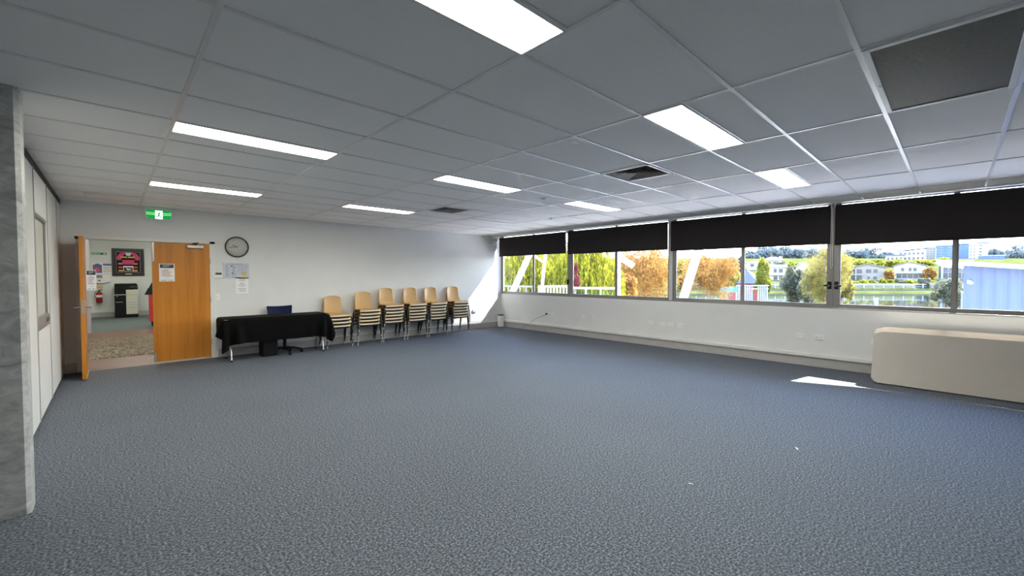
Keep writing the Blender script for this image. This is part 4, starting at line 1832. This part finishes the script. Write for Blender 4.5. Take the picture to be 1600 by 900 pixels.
def railing(label, pa, pb, n, h=.22, glassy=False, rm='ext_white'):
    pa, pb = Vector(pa), Vector(pb)
    t = thing('deck_railing', label, 'railing', pa)
    ax = pb - pa
    b = MB()
    b.tube([(0, 0, 0), ax], .045, rm, 6)
    b.build('top_rail', t)
    for k in range(n + 1):
        q = ax * (k / n)
        b = MB()
        b.tube([q, q - Vector((0, 0, h + .85))], .035, rm, 6)
        b.build('post', t)
    if glassy:
        sd = Vector((0, 0, 1)).cross(ax).normalized() * .008
        for k in range(n):
            q0, q1 = ax * ((k + .06) / n) - Vector((0, 0, .08)), ax * ((k + .94) / n) - Vector((0, 0, .08))
            dn = Vector((0, 0, -.85))
            vs = [q0 - sd, q1 - sd, q1 + dn - sd, q0 + dn - sd, q0 + sd, q1 + sd, q1 + dn + sd, q0 + dn + sd]
            b = MB()
            b.add(vs, [(0, 1, 2, 3), (4, 5, 6, 7), (0, 1, 5, 4), (1, 2, 6, 5), (2, 3, 7, 6), (3, 0, 4, 7)], 'fence_glass')
            b.build('glass_panel', t)
    return t


railing('white deck railing right of the strut in the corner window', at(842, 447.5, 17), at(886, 447.5, 15.5), 9)
railing('low grey railing left of the strut in the corner window', at(786, 447, 20), at(832, 448, 18), 5, rm='ext_grey')
railing('glass balustrade with white posts outside the second window', at(893, 450, 14.5), at(962, 450.5, 14.0), 3, glassy=True)


def foliage(b, c, rad, n, size, m, rng, hang=0.0, clump=None, flatz=1.0):
    """n small leaf blades inside an ellipsoid; clumps give the crown its lumps"""
    cl = []
    k = clump or 14
    for _ in range(k):
        u = rng.normal(size=3)
        u /= np.linalg.norm(u)
        r = rng.uniform(.35, .85)
        cl.append((np.array(c) + np.array(rad) * u * r, rng.uniform(.28, .5)))
    vs, fs = [], []
    for q in range(n):
        cc, s_ = cl[rng.randint(k)]
        u = rng.normal(size=3)
        u /= np.linalg.norm(u)
        p = cc + np.array(rad) * u * s_ * rng.uniform(.3, 1.0) ** .5
        a_ = rng.normal(size=3)
        a_[2] = a_[2] * flatz - hang * 3
        a_ /= np.linalg.norm(a_)
        d = np.cross(a_, rng.normal(size=3))
        d /= np.linalg.norm(d) + 1e-9
        L = size * rng.uniform(.6, 1.4)
        w = L * (.5 if hang == 0 else .16)
        o = len(vs)
        vs += [p - a_ * L * .5, p + d * w * .5, p + a_ * L * .5, p - d * w * .5]
        fs.append((o, o + 1, o + 2, o + 3))
    b.add([tuple(v) for v in vs], fs, m)


DENS = 1.5


def tree(label, px, py_top, py_bot, wpx, d, m, n, size, seed, base_py=None, name='tree', cat='tree', group=None, hang=0.0, clump=None, gz=None, ell=1.0):
    """crown spans py_top..py_bot and wpx photo pixels at view depth d; trunk goes down to the ground there"""
    rng = np.random.RandomState(seed)
    pt, pb = at(px, py_top, d), at(px, py_bot, d)
    hgt = pt.z - pb.z
    rw = wpx / FPX * d / 2
    gz = ground_z(d) if gz is None else gz
    base = Vector((pb.x, pb.y, gz))
    t = thing(name, label, cat, base, 0, group)
    zc = (pt.z + pb.z) / 2 - gz
    b = MB()
    b.tube([(0, 0, -.2), (rw * .04, 0, max(.3, zc * .5)), (-rw * .03, rw * .04, zc), (0, 0, zc + hgt * .3)],
           [max(.05, .035 * hgt), max(.04, .028 * hgt), .018 * hgt, .006 * hgt], 'bark', 6)
    for k in range(5):
        a_ = k * 2.4 + seed
        b.tube([(0, 0, zc * .75), (rw * .3 * math.cos(a_), rw * .3 * math.sin(a_), zc + hgt * .05), (rw * .65 * math.cos(a_), rw * .65 * math.sin(a_), zc + hgt * .22)],
               [.014 * hgt, .009 * hgt, .003 * hgt], 'bark', 5)
    b.build('trunk', t)
    b = MB()
    foliage(b, (0, 0, zc), (rw * 1.02, rw * ell, hgt / 2 * 1.02), int(n * DENS), size * 1.25, m, rng, hang, clump)
    b.build('foliage', t)
    return t


def willow(label, px, py_top, py_bot, wpx, d, seed, n_str):
    rng = np.random.RandomState(seed)
    pt, pb = at(px, py_top, d), at(px, py_bot, d)
    rw = wpx / FPX * d / 2
    gz = -3.25
    base = Vector((pb.x, pb.y, gz))
    t = thing('willow_tree', label, 'tree', base)
    top = pt.z - gz
    low = pb.z - gz
    b = MB()
    b.tube([(0, 0, -.1), (.1, .05, top * .45), (0, .1, top * .8)], [.35, .28, .14], 'bark', 8)
    for k in range(9):
        a_ = k * .7
        b.tube([(0, .05, top * .5), (rw * .4 * math.cos(a_), rw * .4 * math.sin(a_), top * .86), (rw * .8 * math.cos(a_), rw * .8 * math.sin(a_), top * .92)], [.13, .07, .02], 'bark', 5)
    b.build('trunk', t)
    b = MB()
    vs, fs = [], []
    for s_ in range(n_str):
        r = math.sqrt(rng.uniform(.02, 1)) * rw
        a_ = rng.uniform(0, 2 * PI)
        x, y = r * math.cos(a_), r * math.sin(a_)
        z = top * (1.0 - .30 * (r / rw) ** 2) * rng.uniform(.75, 1.0)
        zend = low + rng.uniform(-.8, (z - low) * .55)
        sw = rng.uniform(-.25, .25, 2)
        step = .13
        k = 0
        while z > zend:
            k += 1
            z -= step * rng.uniform(.7, 1.3)
            x += sw[0] * .04 + rng.normal() * .015
            y += sw[1] * .04 + rng.normal() * .015
            for side in (1, -1):
                an = rng.uniform(0, 2 * PI)
                d2 = np.array([math.cos(an) * .45, math.sin(an) * .45, -1.0])
                d2 /= np.linalg.norm(d2)
                w2 = np.array([-math.sin(an), math.cos(an), 0])
                L = rng.uniform(.16, .30)
                p = np.array([x, y, z])
                o = len(vs)
                vs += [tuple(p), tuple(p + d2 * L * .5 + w2 * L * .10), tuple(p + d2 * L), tuple(p + d2 * L * .5 - w2 * L * .10)]
                fs.append((o, o + 1, o + 2, o + 3))
    b.add(vs, fs, 'leaf_willow')
    b.build('foliage', t)
    return t


willow('bright yellow green weeping willow filling the corner window', 820, 362, 452, 105, 25, 11, 1100)
willow('bright weeping willow filling the left half of the second window', 915, 358, 452, 120, 23, 12, 1300)
willow('weeping willow behind the post between the first two windows', 872, 366, 452, 90, 29, 13, 900)
tree('small dark red shrub before the willow in the second window', 899, 416, 458, 13, 19, 'leaf_red', 700, .12, 5, gz=-3.2)
tree('feathery orange tree in the right half of the second window', 1005, 380, 470, 105, 30, 'leaf_orange', 16000, .16, 21, gz=-3.4, hang=.25, clump=40)
tree('brown bare-looking bush behind the gable post', 975, 430, 470, 40, 26, 'leaf_orange', 3000, .13, 22, gz=-3.3, clump=16)
tree('orange autumn tree left of the turquoise panel', 1108, 383, 470, 72, 34, 'leaf_orange', 13000, .17, 23, gz=-3.5, hang=.2, clump=34)
tree('yellow bushy tree right behind the orange autumn tree', 1136, 408, 452, 42, 42, 'leaf_yellow', 6000, .2, 24, gz=-3.6, clump=20)
tree('slim yellow tree left of the wide strut in the third window', 1063, 404, 466, 24, 40, 'leaf_yellow', 3500, .2, 25, gz=-3.6, clump=18)
tree('tall yellow casuarina beside the latches in the third window', 1288, 376, 476, 66, 38, 'leaf_yellow', 13000, .18, 26, gz=-3.6, hang=.2, clump=36)
tree('grey green conical tree in the middle of the third window', 1241, 413, 476, 36, 48, 'leaf_green', 6500, .22, 27, gz=-3.6, clump=22)
tree('low grey green tree left of the tall yellow casuarina', 1263, 428, 476, 30, 46, 'leaf_green', 4000, .22, 28, gz=-3.6, clump=18)
tree('yellow green tree right of the mullion in the third window', 1194, 406, 462, 26, 60, 'leaf_hedge', 4500, .26, 29, gz=-3.6, clump=20)
tree('yellow tree at the left edge of the fourth window', 1314, 398, 470, 30, 60, 'leaf_yellow', 5000, .26, 30, gz=-3.6, clump=20)
tree('grey green bush at the water right of the fourth mullion', 1477, 436, 482, 42, 62, 'leaf_green', 4500, .26, 31, gz=-3.6, clump=18)

# ---- playground hut, turquoise panel, picket fence ---------------------------
p = flat(1166, 75)
hut = thing('playground_hut', 'small red hut with a dark blue grey roof beyond the mullion', 'hut', (p.x, p.y, -3.75), -YAW)
b = MB()
b.box((-2.2, -1.6, 0), (2.2, 1.6, 3.9), 'ext_red')
b.build('wall', hut)
b = MB()
b.lathe([(3.9, 3.9), (.35, 6.2)], 'ext_roof_blue', 4, (0, 0, 0), 'z', False)
b.build('roof', hut)
b = MB()
b.box((-.5, -1.66, 0), (.5, -1.58, 2.1), 'ext_window')
b.build('door', hut)
p = flat(1134, 36)
z_t, z_b = at(1134, 448, 36).z, at(1134, 456.5, 36).z
t = thing('turquoise_panel', 'turquoise panel on a brown post beside the orange tree', 'sign', (p.x, p.y, -3.6), -YAW)
b = MB()
b.prism(rrect(-.98, z_b + 3.6, .98, z_t + 3.6, .05), -.05, .05, 'turquoise', 'xz')
b.build('panel', t)
for x in (.05,):
    b = MB()
    b.tube([(x, .08, 0), (x, .08, z_t + 3.5)], .06, 'bark', 8)
    b.build('post', t)
pa, pb_ = at(1150, 447, 46), at(1201, 446.5, 46)
t = thing('picket_fence', 'white slatted jetty fence right of the turquoise panel', 'fence', (pa.x, pa.y, pa.z))
ax = pb_ - pa
b = MB()
b.tube([(0, 0, 0), ax], .07, 'ext_white', 6)
b.tube([(0, 0, -.35), ax + Vector((0, 0, -.35))], .05, 'ext_white', 6)
b.build('rail', t)
for k in range(15):
    q = ax * ((k + .3) / 15)
    if k in (8, 9):
        continue
    b = MB()
    b.box((q.x - .06, q.y - .06, -4.7 - 0), (q.x + .06, q.y + .06, .12), 'ext_white')
    b.build('picket', t)
pw = flat(1370, 70)
t = thing('channel_marker', 'small white marker post standing in the lake', 'marker', (pw.x, pw.y, WATER - .3), -YAW)
b = MB()
b.tube([(0, 0, 0), (0, 0, 1.0)], .12, 'ext_white', 8)
b.build('post', t)
b = MB()
b.box((-.33, -.05, .5), (.33, .05, 1.55), 'ext_white', .02)
b.build('board', t)

# ---- far bank: seawall, hedges, houses, towers, gums ---------------------------
b = MB()
for k in range(70):
    u0 = -20 + 3 * k
    p0 = base_f * 127.0 + RT * u0
    p1 = base_f * 127.0 + RT * (u0 + 2.97)
    q0, q1 = p0 + base_f * .5, p1 + base_f * .5
    vs = [(v.x, v.y, z) for z in (-4.2, -2.55) for v in (p0, p1, q1, q0)]
    b.add(vs, [(0, 1, 2, 3), (4, 5, 6, 7), (0, 1, 5, 4), (1, 2, 6, 5), (2, 3, 7, 6), (3, 0, 4, 7)], 'stone')
tag(b.build('seawall'), 'low pale seawall along the far side of the lake', 'seawall')
t = thing('shore_fence', 'white rail fence with dark gaps on the far shore', 'fence', tuple(base_f * 128.3 + RT * 95 + Vector((0, 0, -2.0))), -YAW)
b = MB()
b.box((-45, -.06, .75), (60, .06, 1.0), 'ext_white')
b.box((-45, -.05, .1), (60, .05, .35), 'ext_grey')
b.build('rail', t)
for k in range(36):
    b = MB()
    b.box((-45 + 3 * k, -.1, -1), (-44.75 + 3 * k, .1, 1.1), 'ext_white')
    b.build('post', t)


def house(name, label, px0, px1, py_eave, py_base, d, walls, roof, rise, wins, depth=8.0, over=.5, cat='house', roof_m='ext_roof', group=None, rtype='hip', extra=None):
    """house square to the view's bearing; wins = (u0, u1, v0, v1) in fractions of the front wall"""
    pc = at((px0 + px1) / 2, py_base, d)
    a0_, a1_ = math.atan((px0 - 800) / FPX), math.atan((px1 - 800) / FPX)
    w = (a1_ - a0_) * math.hypot(pc.x, pc.y)
    ze, zb_ = at(px0, py_eave, d).z, pc.z
    h = ze - zb_
    t = thing(name, label, cat, (pc.x, pc.y, zb_), -math.atan2(pc.x, pc.y), group)
    b = MB()
    b.box((-w / 2, 0, -2.5), (w / 2, depth, h), walls)
    b.build('wall', t)
    b = MB()
    o = over
    if rtype == 'hip':
        vs = [(-w / 2 - o, -o, h), (w / 2 + o, -o, h), (w / 2 + o, depth + o, h), (-w / 2 - o, depth + o, h),
              (-w / 2 + min(w, depth) * .35, depth / 2, h + rise), (w / 2 - min(w, depth) * .35, depth / 2, h + rise)]
        b.add(vs, [(0, 1, 5, 4), (1, 2, 5), (2, 3, 4, 5), (3, 0, 4), (0, 3, 2, 1)], roof_m)
        b.box((-w / 2 - o, -o, h - .2), (w / 2 + o, depth + o, h), 'ext_white')
    elif rtype == 'gable':
        vs = [(-w / 2 - o, -o, h), (0, -o, h + rise), (w / 2 + o, -o, h), (-w / 2 - o, depth, h), (0, depth, h + rise), (w / 2 + o, depth, h)]
        vs += [(v[0], v[1], v[2] + .25) for v in vs]
        b.add(vs, [(0, 1, 4, 3), (1, 2, 5, 4), (6, 9, 10, 7), (7, 10, 11, 8), (0, 6, 7, 1), (1, 7, 8, 2), (3, 4, 10, 9), (4, 5, 11, 10), (0, 3, 9, 6), (2, 8, 11, 5)], roof_m)
        b.prism([(-w / 2, h), (w / 2, h), (0, h + rise)], 0, .2, walls, 'xz')
    elif rtype == 'mono':
        vs = [(-w / 2 - o, -o, h), (w / 2 + o, -o, h + rise), (w / 2 + o, depth, h + rise), (-w / 2 - o, depth, h)]
        vs += [(v[0], v[1], v[2] + .35) for v in vs]
        b.add(vs, [(0, 1, 2, 3), (4, 5, 6, 7), (0, 1, 5, 4), (1, 2, 6, 5), (2, 3, 7, 6), (3, 0, 4, 7)], roof_m)
    else:
        b.box((-w / 2 - o, -o, h), (w / 2 + o, depth, h + max(rise, .3)), roof_m)
    b.build('roof', t)
    for (u0, u1, v0, v1) in wins:
        b = MB()
        x0, x1, z0, z1 = -w / 2 + w * u0, -w / 2 + w * u1, h * v0, h * v1
        b.box((x0, -.08, z0), (x1, .02, z1), 'ext_white')
        fo = b.build('window', t)
        b = MB()
        g = .10
        nx = max(1, int((x1 - x0) / 1.3))
        for q in range(nx):
            xa = x0 + (x1 - x0) * q / nx + g
            xb = x0 + (x1 - x0) * (q + 1) / nx - g * .4
            b.box((xa, -.12, z0 + g), (xb, -.07, z1 - g), 'ext_window')
        b.build('pane', fo)
    for (kind_, u0, u1, v0, v1, m_) in (extra or []):
        b = MB()
        b.box((-w / 2 + w * u0, -.9, h * v0), (-w / 2 + w * u1, .05, h * v1), m_)
        b.build(kind_, t)
    return t


house('lake_house', 'cream two storey house with a gable roof at the left of the fourth window', 1327, 1382, 419, 439, 143, 'ext_cream', None, 1.4,
      [(.0, .16, .55, .95), (.19, .36, .55, .95), (.45, .62, .6, .95), (.66, .8, .6, .95), (.02, .15, .03, .45), (.19, .36, .03, .45), (.5, .58, .1, .4), (.66, .78, .1, .4)],
      rtype='gable', extra=[('balcony', 0, .38, .48, .54, 'ext_white'), ('pillar', .165, .185, 0, 1, 'ext_white')])
house('lake_house', 'white house with an open lower verandah in the middle of the fourth window', 1396, 1446, 416, 436, 144, 'ext_white', None, 1.3,
      [(.22, .33, .6, .9), (.46, .56, .6, .9), (.6, .72, .6, .9), (.08, .95, .05, .42)], rtype='gable', extra=[('verandah', .0, 1.0, .44, .5, 'ext_white')])
house('lake_house', 'dark glazed house with a flat white roof left of the blue shed', 1466, 1512, 411, 437, 142, 'ext_grey', None, .5,
      [(.12, .55, .55, .95), (.12, .55, .08, .45), (.6, .98, .55, .95), (.6, .98, .08, .45)], rtype='mono', roof_m='ext_white', over=1.2,
      extra=[('pillar', .08, .16, 0, 1, 'ext_white')])
house('lake_house', 'white balconied house in the middle of the third window', 1200, 1227, 418, 440, 143, 'ext_white', None, 1.0,
      [(.3, .5, .62, .92), (.6, .85, .62, .92), (.3, .55, .1, .42), (.62, .85, .1, .42)], rtype='flat', roof_m='ext_white', extra=[('balcony', 0, 1, .46, .58, 'ext_white')])
house('lake_house', 'white gabled house behind the grey green conical tree', 1243, 1266, 417, 440, 150, 'ext_white', None, 1.6,
      [(.62, .8, .6, .85)], rtype='gable', roof_m='ext_white')
house('lake_house', 'white flat roofed house left of the wide strut', 1072, 1092, 416, 432, 146, 'ext_white', None, .5,
      [(.3, .6, .3, .7)], rtype='flat', roof_m='ext_grey')
house('lake_house', 'long pale house high on the slope of the third window', 1166, 1196, 410, 420, 190, 'ext_white', None, .8, [(.2, .4, .3, .8), (.6, .85, .3, .8)], rtype='hip', roof_m='ext_cream')
house('lake_house', 'pale roofed house below the hill trees in the third window', 1194, 1222, 406, 414, 200, 'ext_cream', None, 1.5, [(.2, .35, .2, .7), (.5, .8, .2, .7)], rtype='hip', roof_m='ext_white')

grid = lambda nx, nz, w=.5, h=.5, u0=.04, u1=.96, v0=.04, v1=.97: [
    (u0 + (u1 - u0) * (i + .5 - w / 2) / nx, u0 + (u1 - u0) * (i + .5 + w / 2) / nx, v0 + (v1 - v0) * (k + .5 - h / 2) / nz, v0 + (v1 - v0) * (k + .5 + h / 2) / nz)
    for i in range(nx) for k in range(nz)]
house('apartment_building', 'blue apartment block left of the fourth mullion', 1462, 1491, 384, 410, 330, 'ext_blue', None, 1.0, grid(2, 6, .6, .3), 14, rtype='flat', roof_m='ext_white', cat='building')
house('apartment_building', 'pale apartment block beside the blue block', 1446, 1462, 387, 410, 352, 'ext_cream', None, .8, grid(3, 6, .5, .45), 14, rtype='flat', roof_m='ext_white', cat='building')
house('apartment_building', 'blue striped apartment tower right of the fourth mullion', 1496, 1513, 382, 412, 372, 'ext_blue', None, .8, grid(2, 7, .6, .3), 14, rtype='flat', roof_m='ext_blue', cat='building')
house('apartment_building', 'white apartment tower with two window columns', 1513, 1525, 381, 412, 348, 'ext_white', None, .8, grid(2, 6, .45, .4), 14, rtype='flat', roof_m='ext_white', cat='building')
house('apartment_building', 'white and blue apartment tower with dark balconies', 1527, 1543, 380, 412, 368, 'ext_white', None, .8, grid(1, 6, .5, .4, 0, .55), 14, rtype='flat', roof_m='ext_blue', cat='building')
house('apartment_building', 'low pale apartment wing below the white tower', 1528, 1570, 400, 412, 315, 'ext_blue', None, .6, grid(5, 2, .5, .45), 12, rtype='flat', roof_m='ext_white', cat='building')
house('hillside_building', 'modern hillside building with blue flat roofs', 1402, 1446, 392, 408, 300, 'ext_white', None, 1.5, grid(6, 2, .55, .5), 14, rtype='mono', roof_m='ext_blue', cat='building')
house('hillside_building', 'low white hillside building left of the blue roofs', 1383, 1412, 400, 409, 285, 'ext_white', None, 1.0, grid(4, 1, .5, .6), 12, rtype='flat', roof_m='ext_grey', cat='building')

# hedge shrubs along the far shore
hr = np.random.RandomState(5)
hx = [1310, 1322, 1336, 1350, 1364, 1378, 1392, 1405, 1418, 1431, 1444, 1457, 1470, 1484, 1170, 1184, 1228, 1246, 1262]
hl = ['at the left edge of the fourth window', 'below the left end of the cream house', 'below the balcony of the cream house', 'below the middle of the cream house',
      'below the right end of the cream house', 'between the cream and white houses, left one', 'between the cream and white houses, right one',
      'below the left end of the white verandah house', 'below the middle of the white verandah house', 'below the right end of the white verandah house',
      'right of the white verandah house', 'left of the dark glazed house', 'below the pillar of the dark glazed house', 'below the dark glazed house',
      'right of the hut roof', 'above the jetty fence', 'below the white balconied house', 'below the white gabled house', 'left of the tall casuarina']
for k, px in enumerate(hx):
    m_ = 'leaf_green' if k in (7, 12, 14, 16, 18) else 'leaf_hedge'
    tree('yellow green shore shrub ' + hl[k], px, 437 + hr.uniform(-2, 2), 451, 15.0 + hr.uniform(0, 2.5), 133.2 + hr.uniform(-.5, 1), m_, 900, .5, 40 + k, name='shrub', cat='shrub', group='shrubs along the far shore', clump=14)
tl = [('orange tree beside the white verandah house', 1453, 414, 440, 18, 138, 'leaf_orange', 2200), ('orange bush between the two pale houses', 1389, 420, 440, 11, 138, 'leaf_orange', 1200),
      ('grey green tree before the white verandah house', 1446, 430, 452, 18, 129.5, 'leaf_green', 1600), ('yellow tree left of the cream house', 1318, 402, 440, 22, 139, 'leaf_hedge', 2200),
      ('dark conical pine behind the orange autumn tree', 1157, 398, 430, 10, 150, 'leaf_gum', 1200), ('dark bushy tree left of the conical pine', 1142, 400, 425, 22, 160, 'leaf_gum', 1600),
      ('olive conical tree on the slope of the third window', 1191, 405, 440, 15, 137, 'leaf_hedge', 1800), ('pale yellow bush on the slope of the third window', 1240, 408, 420, 20, 170, 'leaf_hedge', 1200),
      ('olive tree above the white gabled house', 1218, 409, 420, 20, 180, 'leaf_green', 1200)]
for k, (lb, px, pt_, pb2, w_, d_, m_, n_) in enumerate(tl):
    tree(lb, px, pt_, pb2, w_, d_, m_, n_, .55, 70 + k, clump=16)
gum = [(1172, 392, 412, 24), (1190, 386, 410, 30), (1209, 383, 409, 30), (1228, 385, 408, 28), (1246, 388, 408, 28), (1264, 386, 410, 30), (1284, 384, 412, 34),
       (1318, 386, 410, 36), (1340, 388, 411, 28), (1366, 387, 410, 36), (1386, 391, 410, 28), (1352, 396, 412, 26), (1400, 398, 412, 22),
       (1556, 388, 414, 26), (1572, 390, 414, 24), (1588, 382, 414, 30), (1606, 384, 414, 30), (1624, 386, 414, 30)]
gl = ['leftmost on the hill of the third window', 'second from the left on the hill of the third window', 'third from the left on the hill of the third window',
      'fourth from the left on the hill of the third window', 'fifth from the left on the hill of the third window', 'sixth from the left on the hill of the third window',
      'behind the tall yellow casuarina', 'leftmost on the hill of the fourth window', 'second on the hill of the fourth window', 'largest dark one left of the hillside building',
      'beside the low white hillside building', 'low between the large ones above the cream house', 'before the low white hillside building',
      'just right of the apartment towers', 'second right of the apartment towers', 'spreading one above the blue shed', 'above the blue shed at the right edge', 'beyond the right edge above the blue shed']
for k, (px, pt_, pb2, w_) in enumerate(gum):
    tree('grey green gum tree ' + gl[k], px, pt_, pb2, w_, 395 + 14 * (k % 4), 'leaf_gum', 1500, 1.5, 90 + k, group='gum trees on the far hill', clump=20)
# yellow green garden trees in front of the hillside building
for k, (px, pt_, pb2, w_) in enumerate([(1347, 405, 417, 26), (1368, 406, 418, 24), (1396, 405, 417, 26), (1420, 406, 416, 28), (1444, 405, 417, 24), (1478, 403, 412, 30), (1330, 404, 418, 24), (1500, 406, 414, 26)]):
    tree('yellow green garden tree ' + ['behind the ridge of the cream house', 'behind the right end of the cream house', 'left of the white verandah house roof', 'above the white verandah house',
                                        'above the orange tree', 'before the blue apartment block', 'behind the left end of the cream house', 'before the striped tower'][k],
         px, pt_, pb2, w_, 200 + 5 * k, 'leaf_hedge', 1100, .8, 130 + k, group='garden trees behind the lake houses', clump=16)

# ---- neighbouring blue shed at the right edge ----------------------------------
SX = 17.0
z_of = lambda px, py: (lambda r_: CAM_Z + r_.z * SX / r_.x)(RT * ((px - 800) / FPX) + UP * ((450 - py) / FPX) + FW)
y_of = lambda px: (lambda r_: r_.y * SX / r_.x)(RT * ((px - 800) / FPX) + FW)
ya, yr = y_of(1505), y_of(1462)
t = thing('blue_shed', 'pale blue corrugated shed with a sloping white roof edge at the right', 'shed', (SX, ya, -3.2))
b = MB()
vs, fs = [], []
n = 140
for k in range(n + 1):
    y = -.06 * k
    dx = (0, .028, .028, 0)[k % 4] if False else (.03 if (k // 2) % 2 else 0)
    vs += [(-dx, y, 0), (-dx, y, 3.2 + z_of(1505, 415) + y * .02)]
for k in range(n):
    fs.append((2 * k, 2 * k + 1, 2 * k + 3, 2 * k + 2))
b.add(vs, fs, 'shed_blue')
b.box((.05, -8.4, 0), (6, 0, 3.2 + .9), 'shed_blue')
b.build('wall', t)
b = MB()
zr = z_of(1462, 412.5) + 3.2
slope = (z_of(1462, 412.5) - z_of(1600, 421)) / (yr - y_of(1600))
zl = zr - (yr - ya + 8.6) * slope
vs = [(-.45, yr - ya, zr), (7, yr - ya, zr), (7, -8.6, zl), (-.45, -8.6, zl)]
vs += [(v[0], v[1], v[2] + .11) for v in vs]
b.add(vs, [(0, 1, 2, 3), (4, 5, 6, 7), (0, 1, 5, 4), (1, 2, 6, 5), (2, 3, 7, 6), (3, 0, 4, 7)], 'ext_white')
b.build('roof', t)
b = MB()
zl_ = z_of(1514, 441) + 3.2
b.box((-.10, y_of(1512) - ya - .07, zl_ - .04), (-.03, y_of(1512) - ya + .02, zl_ + .06), 'ext_white', .01)
b.tube([(-.10, y_of(1516) - ya, zl_ + .02), (-.2, y_of(1517) - ya, zl_ - .02)], .04, 'ext_white', 8)
b.build('wall_light', t)
